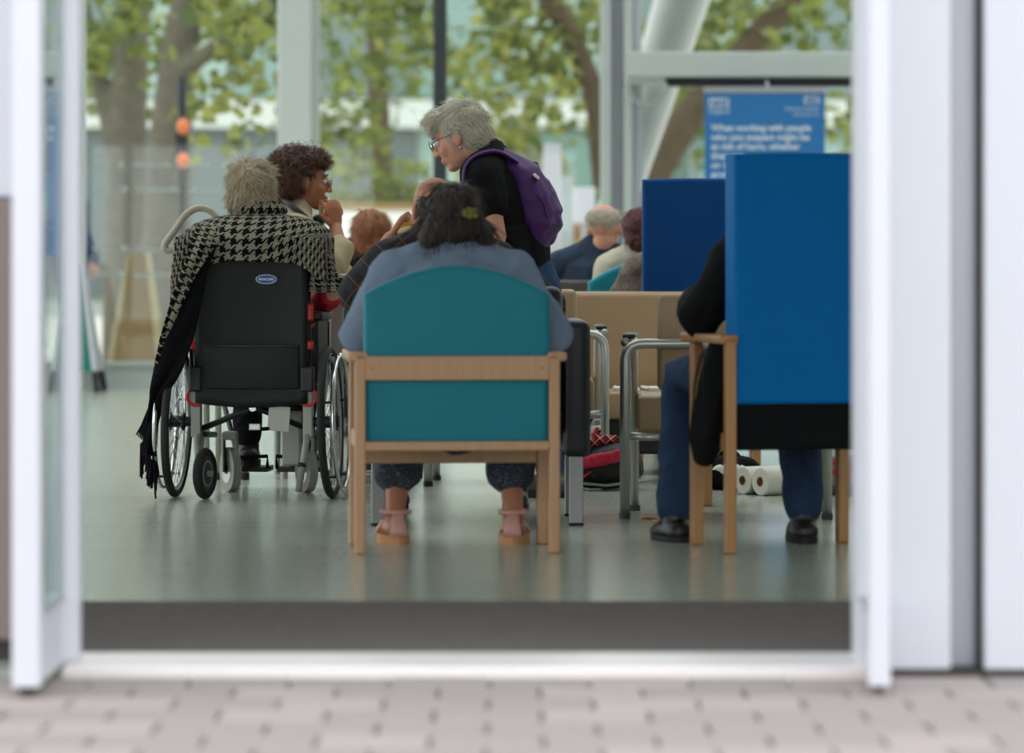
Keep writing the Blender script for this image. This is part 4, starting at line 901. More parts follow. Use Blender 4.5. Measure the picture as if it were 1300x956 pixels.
class Person: pass
def person(label, base, hip, sh, head, yaw=0.0, hyaw=None, hpitch=0.0, hroll=0.0, shw=0.185, bulk=1.0, skin=SKIN_A, hs=1.0, arms=None, legs=None, hands=None,
           voxel=0.008, top=None, bottom=None, shoes=None, face=True, fat=1.0, group='people in the waiting area', drop=0.03, smooth=3):
    hip, sh, head = V(hip), V(sh), V(head); o = V(base)
    root = thing('person', label, 'person', o, 0, group)
    q = Person(); q.root = root; q.o = o
    B = frame(yaw); q.B = B; rt = B @ V((1, 0, 0)); fw = B @ V((0, 1, 0)); q.rt, q.fw = rt, fw
    M = frame(hyaw if hyaw is not None else yaw, hpitch, hroll); q.M = M; q.head = head
    up = (sh - hip).normalized()
    if arms is None:
        arms = [(sh + rt * k * (shw + 0.05) - up * 0.26 + fw * 0.05, hip + rt * k * 0.16 + fw * 0.24 + V((0, 0, 0.12))) for k in (-1, 1)]
    if legs is None:
        legs = [(hip + rt * k * 0.11 + fw * 0.43 + V((0, 0, 0.0)), V(((hip + rt * k * 0.12 + fw * 0.42).x, (hip + rt * k * 0.12 + fw * 0.42).y, 0.09))) for k in (-1, 1)]
    SHO = [sh + rt * k * shw - up * drop for k in (-1, 1)]; q.SHO = SHO; q.arms = arms; q.legs = legs
    nb = sh + up * 0.055 + (head - sh).normalized() * 0.0
    ls = [p - o for p in (hip, sh, head)]
    def tors(m, k, extra=0.0, t0=-0.10):
        w = lambda t: hip + (sh - hip) * t - o
        m.tube([w(t0), w(t0 + 0.18), w(max(0.38, t0 + 0.2)), w(0.68), w(0.92), w(1.03)], [0.15 * bulk + extra, 0.168 * bulk + extra, 0.15 * bulk + extra, 0.165 * bulk + extra, 0.15 * bulk + extra, 0.10 * bulk + extra], 18, 'round', right=rt, ax=1.0, ay=[0.74] * 12)
        for s_ in (0, 1):
            m.tube([sh + up * 0.035 - o, SHO[s_] - o], [0.062 + extra, 0.06 + extra], 12, 'round')
    def arm(m, s_, frac, extra, r0=1.0):
        a, e, w_ = SHO[s_], V(arms[s_][0]), V(arms[s_][1]); bk = 0.5 + bulk * 0.5
        P = [a, a + (e - a) * 0.5, e, e + (w_ - e) * 0.4, w_]; rr = [0.06, 0.05, 0.042, 0.043, 0.028]
        if frac < 2:
            L1, L2 = 0.0, 0.0
            if frac <= 1: P = [a, a + (e - a) * 0.5 * frac, a + (e - a) * frac]; rr = [0.06, 0.054, 0.05]
            else: k = frac - 1; P = P[:3] + [e + (w_ - e) * k]; rr = [0.06, 0.05, 0.044, 0.04]
        m.tube([p - o for p in P], [r * bk + extra for r in rr], 14, 'round' if frac >= 2 and extra == 0 else 'round')
    def leg(m, s_, frac, extra):
        k_, a_ = V(legs[s_][0]), V(legs[s_][1]); h = hip + rt * (-0.09 if s_ == 0 else 0.09)
        P = [h, h + (k_ - h) * 0.5, k_, k_ + (a_ - k_) * 0.35, a_]; rr = [0.09, 0.078, 0.057, 0.053, 0.036]
        bk = 0.4 + 0.6 * bulk
        if frac < 2: k = frac - 1; P = P[:3] + [k_ + (a_ - k_) * k * 0.5, k_ + (a_ - k_) * k]; rr = [0.09, 0.078, 0.06, 0.055, 0.05]
        m.tube([p - o for p in P], [r * bk + extra for r in rr], 14, 'round')
    q.leg = leg
    b = MB(); tors(b, 0, -0.012)
    b.tube([sh + up * 0.02 - o, head + M @ V((0, -0.022, -0.06)) * hs - o], [0.062, 0.052 * hs], 14, 'round')
    head_prims(b, head - o, M, hs, fat)
    for s_ in (0, 1):
        arm(b, s_, 2, 0.0); leg(b, s_, 2, -0.006)
        e, w_ = V(arms[s_][0]), V(arms[s_][1])
        if hands and hands[s_]: hand_prims(b, w_ - o, **hands[s_])
        else:
            d = (w_ - e).normalized(); hand_prims(b, w_ - o, d, V((0, 0, -1)) + fw * 0.01, side=(1 if s_ == 0 else -1) , curl=0.25)
        a_ = V(legs[s_][1]); tf = (fw + rt * (-0.12 if s_ == 0 else 0.12)).normalized()
        z0 = a_.z - 0.09
        heel = V((a_.x, a_.y, z0 + 0.04)) - tf * 0.04; toe = V((a_.x, a_.y, z0 + 0.026)) + tf * 0.15
        b.tube([heel - o, (heel + toe) / 2 + V((0, 0, 0.008)) - o, toe - o], [0.032, 0.035, 0.026], 12, 'round', right=tf.cross(V((0, 0, 1))), ax=1.15, ay=0.85)
        b.tube([a_ - o, V((a_.x, a_.y, z0 + 0.045)) - o], [0.036, 0.036], 10, 'round')
        if shoes:
            sm = MB(); sm.tube([heel - o, (heel + toe) / 2 + V((0, 0, 0.012)) - o, toe - o], [0.042, 0.044, 0.034], 14, 'round', right=tf.cross(V((0, 0, 1))), ax=1.1, ay=0.95)
            sm.tube([V((a_.x, a_.y, z0 + 0.05)) - o, a_ + V((0, 0, 0.02)) - o], [0.046, 0.045], 12, 'flat')
            for v in sm.v: v.z = max(v.z, z0 - o.z + 0.018)
            so = fused('shoe', sm, shoes, root, 0.006, 4)
            pts = []; rr = tf.cross(V((0, 0, 1)))
            for i in range(24):
                a2 = 2 * math.pi * i / 24; pts.append((heel + toe) / 2 + tf * 0.138 * math.cos(a2) + rr * (0.05 - 0.006 * math.cos(a2)) * math.sin(a2))
            n = 24; mbs = MB(); mbs.add([V((p.x, p.y, z0)) - o for p in pts] + [V((p.x, p.y, z0 + 0.024)) - o for p in pts], [tuple(range(n))[::-1], tuple(range(n, 2 * n))] + [(i, (i + 1) % n, (i + 1) % n + n, i + n) for i in range(n)])
            mbs.build('sole', rubber, so)
    q.body = fused('body', b, skin, root, voxel, smooth)
    if top:
        m_, frac, ex, wr = top[:4]; g = MB(); tors(g, 0, ex, top[5] if len(top) > 5 else -0.10)
        for s_ in (0, 1): arm(g, s_, frac, ex + 0.004)
        q.top = fused(top[4] if len(top) > 4 else 'shirt', g, m_, root, 0.0085, 3, wr, 7.0, (1, 1, 0.6), random.uniform(0, 50))
    if bottom:
        m_, frac, ex, wr = bottom[:4]; g = MB()
        w = lambda t: hip + (sh - hip) * t - o
        g.tube([w(-0.14), w(0.0), w(0.2)], [0.155 * bulk + ex, 0.172 * bulk + ex, 0.158 * bulk + ex], 18, 'round', right=rt, ay=0.76)
        for s_ in (0, 1): leg(g, s_, frac, ex)
        q.bottom = fused(bottom[4] if len(bottom) > 4 else 'trousers', g, m_, root, 0.009, 3, wr, 8.0, (1, 1, 0.5), random.uniform(0, 50))
    if face: face_bits(root, o, head, M, hs)
    return q
def hair_shell(q, prims, m, name='hair', hs=1.0, voxel=0.007, it=4, lump=0.004, lscale=30):
    b = MB()
    for (c, r) in prims: b.ell(q.head - q.o + q.M @ V(c) * hs, tuple(x * hs for x in r), q.M, 18, 12)
    return fused(name, b, m, q.root, voxel, it, lump, lscale, (1, 1, 1), random.uniform(0, 30))
def strands(q, shell, m, n, length, flow, lift=0.004, thick=0.0011, curl=0.0, cturns=2.0, name='hair_strands', keep=None):
    """locks laid over the hair shell; flow(p_local)->direction in head frame"""
    me = shell.data; nv = len(me.vertices); mb = MB(); Mi = q.M.transposed(); hc = q.head - q.o
    for _ in range(n):
        v = me.vertices[random.randrange(nv)]; p = v.co.copy(); nn = v.normal.copy()
        l = Mi @ (p - hc)
        if keep and not keep(l): continue
        d = q.M @ V(flow(l)); d = d - nn * d.dot(nn)
        if d.length < 1e-4: continue
        d.normalize(); d = (d + V(rng.normal(0, 0.16, 3))).normalized(); L = length * random.uniform(0.6, 1.3); sd = d.cross(nn).normalized()
        path = []; K = 5 if not curl else 9
        for k in range(K):
            t = k / (K - 1); pt = p + d * L * t + nn * (lift * (0.4 + 0.9 * t) - 0.35 * L * L * t * t / 0.09 * 0.5)
            if curl: pt = p + nn * (0.004 + curl * (1 - math.cos(t * 6.283 * cturns)) * 0.9 + 0.006 * t) + sd * curl * math.sin(t * 6.283 * cturns) + d * L * t
            path.append(pt)
        mb.tube(path, [thick * (1 - 0.75 * k / (K - 1)) for k in range(K)], 4)
    o = mb.build(name, m, shell, True, 'stuff', False); return o
HAIRV = lambda n, c, r=0.5: mat(n, c, r, var=0.25, scale=60, bump=0.4, bscale=180)

# ---- 1. woman in the wheelchair, seen from behind
wcM = Matrix.Translation(WC.location) @ Matrix.Rotation(R(-5), 4, 'Z')
def L(x, y, z): return wcM @ V((x, y, z))
hd = at(320, 243, 16.28)
P1 = person('woman with short white hair and houndstooth shawl seated in the wheelchair', L(0, 0.2, 0.0), L(0, 0.14, 0.57), at(320, 296, 16.27), hd, R(-5), hyaw=R(-8), hpitch=R(10), shw=0.18, bulk=1.04, skin=SKIN_A, hs=1.0,
            arms=[(L(-0.245, 0.16, 0.79), L(-0.18, 0.42, 0.74)), (L(0.30, 0.10, 0.80), L(0.16, 0.38, 0.72))],
            legs=[(L(-0.12, 0.56, 0.53), L(-0.11, 0.58, 0.185)), (L(0.12, 0.56, 0.53), L(0.11, 0.58, 0.185))],
            top=(redf, 1.9, 0.006, 0.005, 'cardigan'), bottom=(mat('black_trousers', (26, 26, 28), 0.9, var=0.1, bump=0.2), 1.9, 0.006, 0.005), shoes=mat('black_shoe', (24, 22, 22), 0.45))
whh = HAIRV('white_grey_hair', (168, 146, 118)); whh2 = HAIRV('white_hair_locks', (202, 186, 160), 0.45)
s1 = hair_shell(P1, [((0, -0.028, 0.026), (0.090, 0.102, 0.096)), ((0, -0.06, -0.03), (0.080, 0.055, 0.07)), ((-0.045, -0.02, -0.02), (0.046, 0.065, 0.068)), ((0.045, -0.02, -0.02), (0.046, 0.065, 0.068)), ((0.02, 0.03, 0.07), (0.065, 0.05, 0.04)), ((-0.035, -0.04, 0.085), (0.04, 0.04, 0.03))], whh, lump=0.006, lscale=26)
def flow1(l):      # whorl: parted at the crown, falling down both sides
    return V((l.x * 9 + 1.5 * noise.noise(l * 22) + (0.3 if l.x > 0 else -0.3), 1.2 * noise.noise(l * 18 + V((5, 2, 1))), (-1.0 if l.z < 0.07 else 0.25) + 0.8 * noise.noise(l * 25 + V((9, 0, 3)))))
strands(P1, s1, whh2, 2200, 0.045, flow1, 0.007, 0.0013)
# houndstooth shawl: body over the shoulders and the tail hanging at the left wheel
hmat = houndstooth('houndstooth_wool', (16, 16, 17), (142, 135, 118), 0.041)
lining = mat('black_wool_lining', (18, 17, 20), 0.95, var=0.3, scale=30, bump=0.3, bscale=80)
o1 = P1.o
def shawl():
    vs_, fs, uv = [], [], []
    nu, nv_ = 60, 26
    cen = lambda z: None
    for i in range(nu + 1):
        vlen = 0.0; prev = None
        th = R(-20) + R(220) * (i / nu) + math.pi       # runs from the right front round the back to the left front
        # angle measured from +x: right=0, back=-90, left=180
        a = R(35) - R(250) * i / nu
        ca, sa = math.cos(a), math.sin(a)
        left = max(0.0, -ca); right = max(0.0, ca); back = max(0.0, -sa)
        hem = 0.952 - 0.02 * back * math.sin(3 * a)
        hem -= 0.11 * right ** 2 + 0.30 * left ** 3
        for j in range(nv_ + 1):
            t = j / nv_
            if t < 0.18:
                k = t / 0.18; r = 0.078 + 0.02 * math.sin(k * 3.14) + 0.016 * k; z = 1.165 - 0.055 * k
                x, y = r * ca * 1.05, r * sa * 1.0 + 0.115
            else:
                k = (t - 0.18) / 0.82
                prof = min(1.0, k / 0.42); rr = 0.094 + (1 - (1 - prof) ** 1.9) * 1.0 * 0.166
                ex = rr * 1.16 + 0.05 * max(0, k - 0.4) * left; ey = 0.09 + (rr - 0.09) * 0.62
                zt = 1.11 - 0.10 * prof ** 1.5 - max(0.0, (k - 0.42) / 0.58) * (1.01 - hem)
                x, y, z = ex * ca, ey * sa + 0.115 - 0.05 * back * prof, zt
                if k > 0.38 and back > 0.2: y = min(y, -0.112 - 0.010 * math.sin(9 * a) * back)
            nz_ = noise.noise(V((x * 9, y * 9 + 3, z * 7))) * 0.012 * t
            fold = 0.006 * math.sin(13 * a + 5 * t) * max(0, t - 0.3)
            p = L(x + (nz_ + fold) * ca, y + (nz_ + fold) * sa, z + 0.004 * noise.noise(V((x * 14, z * 12, 1)))) - o1
            vs_.append(p); vlen += (p - prev).length if prev is not None else 0.0; prev = p; uv.append(((a + math.pi / 2) * max(0.13, math.hypot(x, y - 0.115)) + 1.0, vlen))
    for i in range(nu):
        for j in range(nv_):
            b = i * (nv_ + 1) + j; fs.append((b, b + nv_ + 1, b + nv_ + 2, b + 1))
    return vs_, fs, uv
vs_, fs, uv = shawl()
sh1 = mkobj('shawl', vs_, fs, hmat, P1.root, True, None, False, uv)
so_ = sh1.modifiers.new('thick', 'SOLIDIFY'); so_.thickness = 0.007; so_.offset = 1
# folded hood edge across the back
vs_, fs, uv = [], [], []
def strip(rows, n=10, wob=0.006, seed=0.0):
    """rows: list of (left point, right point) going down, in world space"""
    base = len(vs_)
    for j, (a, b) in enumerate(rows):
        a, b = V(a), V(b); wd = (b - a).length
        for i in range(n + 1):
            t = i / n; p = a.lerp(b, t); p = p + V((0, wob * math.sin(t * 9 + j * 0.35 + seed) + 0.006 * noise.noise(V((t * 3, j * 0.5, seed))), 0))
            vs_.append(p - o1); uv.append((t * wd + seed, -j * 0.03))
    for j in range(len(rows) - 1):
        for i in range(n):
            q_ = base + j * (n + 1) + i; fs.append((q_, q_ + 1, q_ + n + 2, q_ + n + 1))
def rowsfrom(keys, d, steps=5):
    out = []
    for (y0, l0, r0, e0), (y1, l1, r1, e1) in zip(keys, keys[1:]):
        for k in range(steps):
            t = k / steps; y = y0 + (y1 - y0) * t; out.append((at(l0 + (l1 - l0) * t, y, d + e0 + (e1 - e0) * t), at(r0 + (r1 - r0) * t, y, d + e0 + (e1 - e0) * t)))
    return out
strip(rowsfrom([(288, 252, 300, 0.02), (312, 243, 276, -0.06), (345, 233, 262, -0.09), (385, 218, 256, -0.12), (430, 204, 246, -0.15), (470, 196, 232, -0.17), (505, 190, 206, -0.17), (540, 184, 201, -0.16), (565, 180, 200, -0.15), (582, 184, 198, -0.15)], 16.1), 12, 0.010)
tail = mkobj('shawl_tail', vs_, fs, lining, P1.root, True, None, False, uv)
so_ = tail.modifiers.new('thick', 'SOLIDIFY'); so_.thickness = 0.008
vs_, fs, uv = [], [], []
strip(rowsfrom([(288, 250, 292, 0.0), (312, 241, 274, -0.085), (345, 231, 252, -0.115), (385, 216, 231, -0.145), (430, 202.5, 211, -0.175), (470, 194.5, 198, -0.195)], 16.1), 8, 0.006, 5.0)
te = mkobj('shawl_edge', vs_, fs, hmat, P1.root, True, None, False, uv); so_ = te.modifiers.new('thick', 'SOLIDIFY'); so_.thickness = 0.006
fr = MB()
for i in range(26):
    t = i / 25; px = 179 + 20 * t; py = 560 + 30 * t + random.uniform(-6, 6); dd = 15.95 + random.uniform(-0.02, 0.02); ln = random.uniform(26, 46)
    fr.tube([at(px, py, dd), at(px + random.uniform(-2, 3), py + ln * 0.5, dd), at(px + random.uniform(-3, 5), min(py + ln, 634), dd)], [0.004, 0.0045, 0.0035], 5)
for i in range(6):
    px = 176 + 2 * i; fr.tube([at(188 - i * 0.5, 520 + 2 * i, 15.95), at(180 + i, 540, 15.95), at(173 + 2.2 * i, 552 + 2 * i, 15.95)], [0.004, 0.004, 0.003], 5)
for v in fr.v: v -= o1
for v in fr.v: v.z = max(v.z, 0.004)
frm = mat('dark_wool_fringe', (30, 26, 34), 0.95, var=0.2); fr.build('fringe', frm, tail, True, 'stuff', False)
# right front fall of the shawl over the red sleeve
vs_, fs, uv = [], [], []
strip(rowsfrom([(296, 372, 402, -0.03), (315, 384, 414, -0.05), (340, 390, 426, -0.07), (365, 391, 433, -0.08), (373, 392, 432, -0.08)], 16.15), 10, 0.008, 3.0)
fl = mkobj('shawl_front_fall', vs_, fs, hmat, P1.root, True, None, False, uv); so_ = fl.modifiers.new('thick', 'SOLIDIFY'); so_.thickness = 0.008

# ---- 2. curly haired woman in profile with her hand at her mouth
d2 = 17.55
hd = at(386, 229, d2)
sh2 = at(372, 287, d2); hip2 = at(352, 430, d2 + 0.05); hip2.z = 0.585
el2 = at(433, 342, d2 - 0.2); wr2 = at(426, 289, d2 - 0.09)
P2 = person('woman with dark curly hair and beige jacket holding a hand to her mouth', V((hip2.x, hip2.y, 0)), hip2, sh2, hd, R(-82), hyaw=R(-80), hpitch=R(4), shw=0.16, bulk=0.98, skin=SKIN_B, hs=1.04, voxel=0.004, smooth=1,
            arms=[(at(430, 350, d2 + 0.25), at(425, 410, d2 + 0.1)), (el2, wr2)], hands=[None, dict(dr=(-0.1, 0.0, 1), nrm=(-0.55, 0.85, 0), side=1, s=1.0, spread=1.25, thumb_in=0.35, curls=(0.5, 0.62, 0.72, 0.85))],
            top=(mat('beige_jacket_cloth', (182, 166, 136), 0.9, var=0.06, scale=12, bump=0.2, bscale=40), 1.45, 0.022, 0.009, 'jacket'), bottom=(mat('dark_trousers', (40, 40, 46), 0.9, var=0.1), 1.92, 0.008, 0.006), shoes=mat('dark_shoe', (30, 28, 28), 0.5))
ch = HAIRV('dark_brown_curls', (72, 44, 32)); ch2 = HAIRV('brown_curl_locks', (104, 62, 42), 0.4)
s2 = hair_shell(P2, [((0, -0.045, 0.035), (0.098, 0.105, 0.098)), ((0, -0.07, -0.035), (0.085, 0.07, 0.075)), ((0, 0.02, 0.085), (0.08, 0.08, 0.042)), ((0.05, -0.052, 0.0), (0.05, 0.055, 0.072)), ((-0.05, -0.052, 0.0), (0.05, 0.055, 0.072)), ((0, 0.07, 0.093), (0.05, 0.03, 0.022))], ch, hs=1.04, lump=0.012, lscale=45)
strands(P2, s2, ch2, 1500, 0.03, lambda l: V((l.x * 4, -0.3, -0.8)) + V(rng.normal(0, 0.6, 3)), 0.006, 0.0014, 0.0055, 1.6, 'curls', keep=lambda l: l.y < 0.0 or l.z > 0.055)
fly = MB()
for (px, py, r) in ((388, 183, 0.010), (405, 184, 0.013), (396, 180, 0.007), (375, 185, 0.008)):
    c = at(px, py, d2) - P2.o; fly.tube([c + V((math.cos(a) * r, 0.003 * a, math.sin(a) * r)) for a in [i * 0.42 - 1.8 for i in range(14)]], 0.0009, 4)
fly.build('stray_curls', ch2, s2, True, 'stuff', False)
glasses(P2.root, P2.o, hd, P2.M, mat('thin_metal_frame', (120, 96, 72), 0.3, 0.8), 1.04)
hpn = thing('headphones', 'black headphones worn round the neck of the curly haired woman', 'headphones', at(398, 285, d2) - V((0, 0.0, 0)))
ho = hpn.location
band = [at(372, 250, d2 + 0.1), at(356, 250, d2 - 0.04), at(366, 258, d2 - 0.15), at(386, 274, d2 - 0.165), at(399, 288, d2 - 0.125)]
MB().tube([p - ho for p in bend(band, 0.06, 5)], 0.0135, 10, 'round').build('band', blackm, hpn, True)
MB().tube([at(399, 289, d2 - 0.11) - ho, at(401, 290, d2 - 0.155) - ho], [0.028, 0.024], 20, 'round').build('ear_cup', blackm, hpn, 'auto')
MB().torus(at(401, 290, d2 - 0.165) - ho, 0.024, 0.004, (0.05, -1, 0), 24, 8).build('ear_cup_ring', greypaint, hpn, True)
MB().tube([at(404, 280, d2 + 0.05) - ho, at(406, 281, d2 + 0.09) - ho], [0.028, 0.024], 20, 'round').build('ear_cup', blackm, hpn, 'auto')

# ---- 3. standing woman with the purple backpack
d3 = 16.25
hd = at(583, 173, d3)
hip3 = at(672, 372, d3); sh3 = at(628, 218, d3)
P3 = person('standing woman with short grey hair, black shirt and purple backpack', V((hip3.x, hip3.y, 0)), hip3, sh3, hd, R(70), hyaw=R(78), hpitch=R(22), shw=0.165, bulk=0.96, skin=SKIN_C, hs=1.06, voxel=0.006, face=True,
            arms=[(at(630, 300, d3 - 0.2), at(612, 372, d3 - 0.16)), (at(602, 300, d3 + 0.26), at(560, 350, d3 + 0.2))],
            legs=[(V((hip3.x - 0.02, d3 - 0.09, 0.46)), V((hip3.x + 0.08, d3 - 0.09, 0.09))), (V((hip3.x + 0.01, d3 + 0.1, 0.46)), V((hip3.x + 0.1, d3 + 0.1, 0.09)))],
            top=(mat('black_shirt', (24, 23, 25), 0.85, var=0.15, bump=0.2, bscale=30), 0.45, 0.026, 0.006, 'shirt', 0.34), bottom=(mat('blue_jeans', (50, 70, 102), 0.85, var=0.15, scale=30, bump=0.15, bscale=150), 1.95, 0.0, 0.005, 'jeans'), shoes=mat('grey_shoe', (70, 68, 66), 0.6), drop=0.02)
gh = HAIRV('short_grey_hair', (188, 178, 158)); gh2 = HAIRV('grey_hair_locks', (222, 214, 196), 0.45)
s3 = hair_shell(P3, [((0, -0.03, 0.04), (0.094, 0.098, 0.09)), ((0, -0.055, -0.01), (0.086, 0.068, 0.075)), ((0, 0.045, 0.085), (0.075, 0.06, 0.04)), ((0, 0.07, 0.068), (0.062, 0.034, 0.034)), ((0, -0.07, -0.05), (0.06, 0.04, 0.045))], gh, hs=1.06, lump=0.004, lscale=30)
strands(P3, s3, gh2, 1700, 0.05, lambda l: V((l.x * 3, 0.9 if l.z > 0.06 else -0.35, -0.6 if l.z < 0.08 else 0.05)), 0.004, 0.0012)
glasses(P3.root, P3.o, hd, P3.M, mat('dark_glasses_frame', (40, 38, 38), 0.3, 0.3), 1.06)
MB().ell(hd - P3.o + P3.M @ V((-0.084, -0.006, -0.05)) * 1.06, 0.006).build('earring', chrome, P3.root, True)
collar = MB().tube([at(606, 205, d3 - 0.06) - P3.o, at(622, 190, d3 - 0.055) - P3.o, at(633, 185, d3) - P3.o, at(624, 192, d3 + 0.06) - P3.o], [0.014, 0.02, 0.022, 0.015], 10, 'round')
collar.build('collar', MATS['black_shirt'], P3.root, True)
purple = mat('purple_nylon', (74, 26, 98), 0.6, var=0.15, scale=10, bump=0.3, bscale=25)
BP = thing('backpack', 'purple backpack worn by the standing grey haired woman', 'backpack', at(688, 325, d3)); bo = BP.location
g = MB(); pr = [at(640, 205, d3), at(662, 225, d3), at(676, 255, d3), at(684, 285, d3), at(676, 312, d3)]
g.tube([p - bo for p in pr], [0.07, 0.105, 0.118, 0.115, 0.07], 18, 'round', right=(0, 1, 0), ax=1.25, ay=[0.7] * 3 + [0.7, 0.78, 0.84, 0.86, 0.8] + [0.8] * 3)
fused('bag_body', g, purple, BP, 0.008, 4, 0.006, 8, (1, 1, 1), 3)
g = MB(); g.tube([at(690, 240, d3) - bo, at(699, 268, d3) - bo, at(696, 296, d3) - bo], [0.05, 0.066, 0.05], 14, 'round', right=(0, 1, 0), ax=1.5, ay=0.75); fused('front_pocket', g, purple, BP, 0.008, 4, 0.004, 10)
for s_ in (-1, 1):
    path = [at(655, 205, d3 + s_ * 0.08), at(632, 190, d3 + s_ * 0.13), at(606, 196, d3 + s_ * 0.19), at(591, 208, d3 + s_ * 0.20), at(588, 238, d3 + s_ * 0.20), at(600, 276, d3 + s_ * 0.18), at(640, 304, d3 + s_ * 0.13), at(668, 312, d3 + s_ * 0.1)]
    P_ = [p - bo for p in bend(path, 0.05, 4)]; MB().tube(P_, [0.02 if i < len(P_) * 0.6 else 0.011 for i in range(len(P_))], 10, right=(0, 1, 0), ax=1.3, ay=0.45).build('strap', purple, BP, True)
MB().tube([p - bo for p in bend([at(672, 214, d3), at(676, 206, d3 - 0.02), at(683, 207, d3), at(682, 213, d3)], 0.02)], 0.0035, 8).build('grab_loop', blackm, BP, True)
MB().rbox((0, -0.03, 0), (0.03, 0.03, 0.012), 0.003, 1, Matrix.Rotation(R(40), 3, 'Y')).build('reflective_tab', paper, BP).location = at(676, 226, d3 - 0.14) - bo
MB().tube([at(670, 232, d3 - 0.13) - bo, at(690, 258, d3 - 0.15) - bo, at(698, 290, d3 - 0.12) - bo], 0.003, 6).build('zip', blackm, BP, True)

# ---- 4. auburn haired person far off, from behind
d4 = 21.2
hd = at(471, 300, d4)
P4 = person('person with auburn hair and black jacket seen from behind', V((hd.x, d4, 0)), V((hd.x, d4, 0.53)), V((hd.x - 0.01, d4 - 0.02, 0.975)), hd, R(0), hpitch=R(8), shw=0.17, skin=SKIN_A, hs=1.0, voxel=0.011,
            top=(blackf, 1.9, 0.014, 0.005, 'jacket'), bottom=(MATS['dark_trousers'], 1.9, 0.006, 0.004), shoes=MATS['dark_shoe'], face=False)
ah = HAIRV('auburn_hair', (132, 78, 46))
s4 = hair_shell(P4, [((0, -0.02, 0.035), (0.1, 0.112, 0.098)), ((-0.045, -0.03, -0.05), (0.065, 0.08, 0.08)), ((0.045, -0.03, -0.05), (0.065, 0.08, 0.08)), ((0, -0.05, -0.085), (0.1, 0.06, 0.05))], ah, lump=0.007)
strands(P4, s4, HAIRV('auburn_locks', (168, 104, 62)), 700, 0.06, lambda l: V((l.x * 4, -0.1, -1)), 0.008, 0.0018)

# ---- 5. balding man in a plaid shirt eating
d5 = 14.95
hd = at(550, 266, d5)
hip5 = V((gx(590, d5), d5 - 0.06, 0.52)); sh5 = at(558, 322, d5 - 0.02)
P5 = person('balding man in dark plaid shirt lifting bread to his mouth', V((hip5.x, hip5.y, 0)), hip5, sh5, hd, R(8), hyaw=R(28), hpitch=R(6), shw=0.185, bulk=1.08, skin=SKIN_B, voxel=0.006, face=False,
            legs=[(V((gx(520, 15.4), 15.36, 0.50)), V((gx(503, 15.4), 15.36, 0.09))), (V((gx(640, 15.4), 15.36, 0.50)), V((gx(655, 15.4), 15.36, 0.09)))],
            arms=[(at(456, 374, d5 + 0.02), at(496, 303, d5 + 0.2)), (V((hip5.x + 0.3, d5 + 0.08, 0.76)), V((hip5.x + 0.28, d5 + 0.3, 0.76)))],
            hands=[dict(dr=(0.55, 0.1, 0.8), nrm=(0.75, -0.1, -0.6), side=1, curl=0.62, s=1.0, thumb_in=0.6), None],
            top=(plaid('dark_plaid', (20, 20, 24), (92, 52, 44), 13.0, (32, 29, 36)), 0.95, 0.026, 0.006), bottom=(MATS['dark_trousers'], 1.9, 0.008, 0.005), shoes=MATS['dark_shoe'])
bh = HAIRV('dark_cropped_hair', (44, 34, 28))
s5 = hair_shell(P5, [((-0.058, -0.04, 0.01), (0.022, 0.04, 0.04)), ((0.058, -0.04, 0.01), (0.022, 0.04, 0.04)), ((0, -0.085, -0.03), (0.06, 0.032, 0.045)), ((-0.04, -0.07, -0.015), (0.04, 0.04, 0.05)), ((0.04, -0.07, -0.015), (0.04, 0.04, 0.05))], bh, lump=0.002)
strands(P5, s5, bh, 400, 0.02, lambda l: V((0, -0.3, -1)), 0.003, 0.001)
SW = thing('bread_roll', 'piece of bread held to the mouth of the balding man', 'bread', at(518, 287, d5 + 0.2)); 
g = MB().ell((0, 0, 0), (0.05, 0.035, 0.026), Matrix.Rotation(R(-20), 3, 'Y')).ell((0.02, 0, 0.012), (0.035, 0.03, 0.022)); fused('crust', g, mat('bread_crust', (204, 148, 74), 0.8, var=0.3, scale=60, bump=0.5, bscale=120), SW, 0.004, 2, 0.004, 40)
MB().ell((-0.005, -0.012, -0.012), (0.042, 0.03, 0.016), Matrix.Rotation(R(-20), 3, 'Y')).build('crumb', mat('bread_crumb', (228, 206, 156), 0.9, var=0.1), SW, True)

# ---- 6. woman in the teal armchair
d6 = 13.38
hd = at(574, 281, d6 + 0.02)
hip6 = V((gx(578, d6), 13.30, 0.565)); sh6 = at(576, 338, d6 - 0.02)
speck = speckle('speckled_trousers', (44, 48, 60), (112, 116, 128))
P6 = person('woman in pale blue shirt seated in the teal armchair', V((hip6.x, d6, 0)), hip6, sh6, hd, R(4), hyaw=R(8), hpitch=R(14), shw=0.19, bulk=1.12, skin=SKIN_B, voxel=0.007, face=False,
            arms=[(V((gx(458, d6), 13.33, 0.69)), V((gx(480, d6), 13.62, 0.685))), (V((gx(703, d6), 13.33, 0.685)), V((gx(680, d6), 13.62, 0.685)))],
            legs=[(V((gx(505, d6), 13.74, 0.50)), V((gx(500, d6), 13.57, 0.10))), (V((gx(640, d6), 13.74, 0.50)), V((gx(652, d6), 13.57, 0.10)))],
            top=(mat('pale_blue_shirt', (124, 138, 158), 0.85, var=0.05, scale=12, bump=0.15, bscale=60), 1.5, 0.018, 0.008), bottom=(speck, 1.64, 0.03, 0.01))
dh = HAIRV('dark_hair', (38, 27, 22)); dh2 = HAIRV('dark_hair_locks', (58, 40, 32), 0.45)
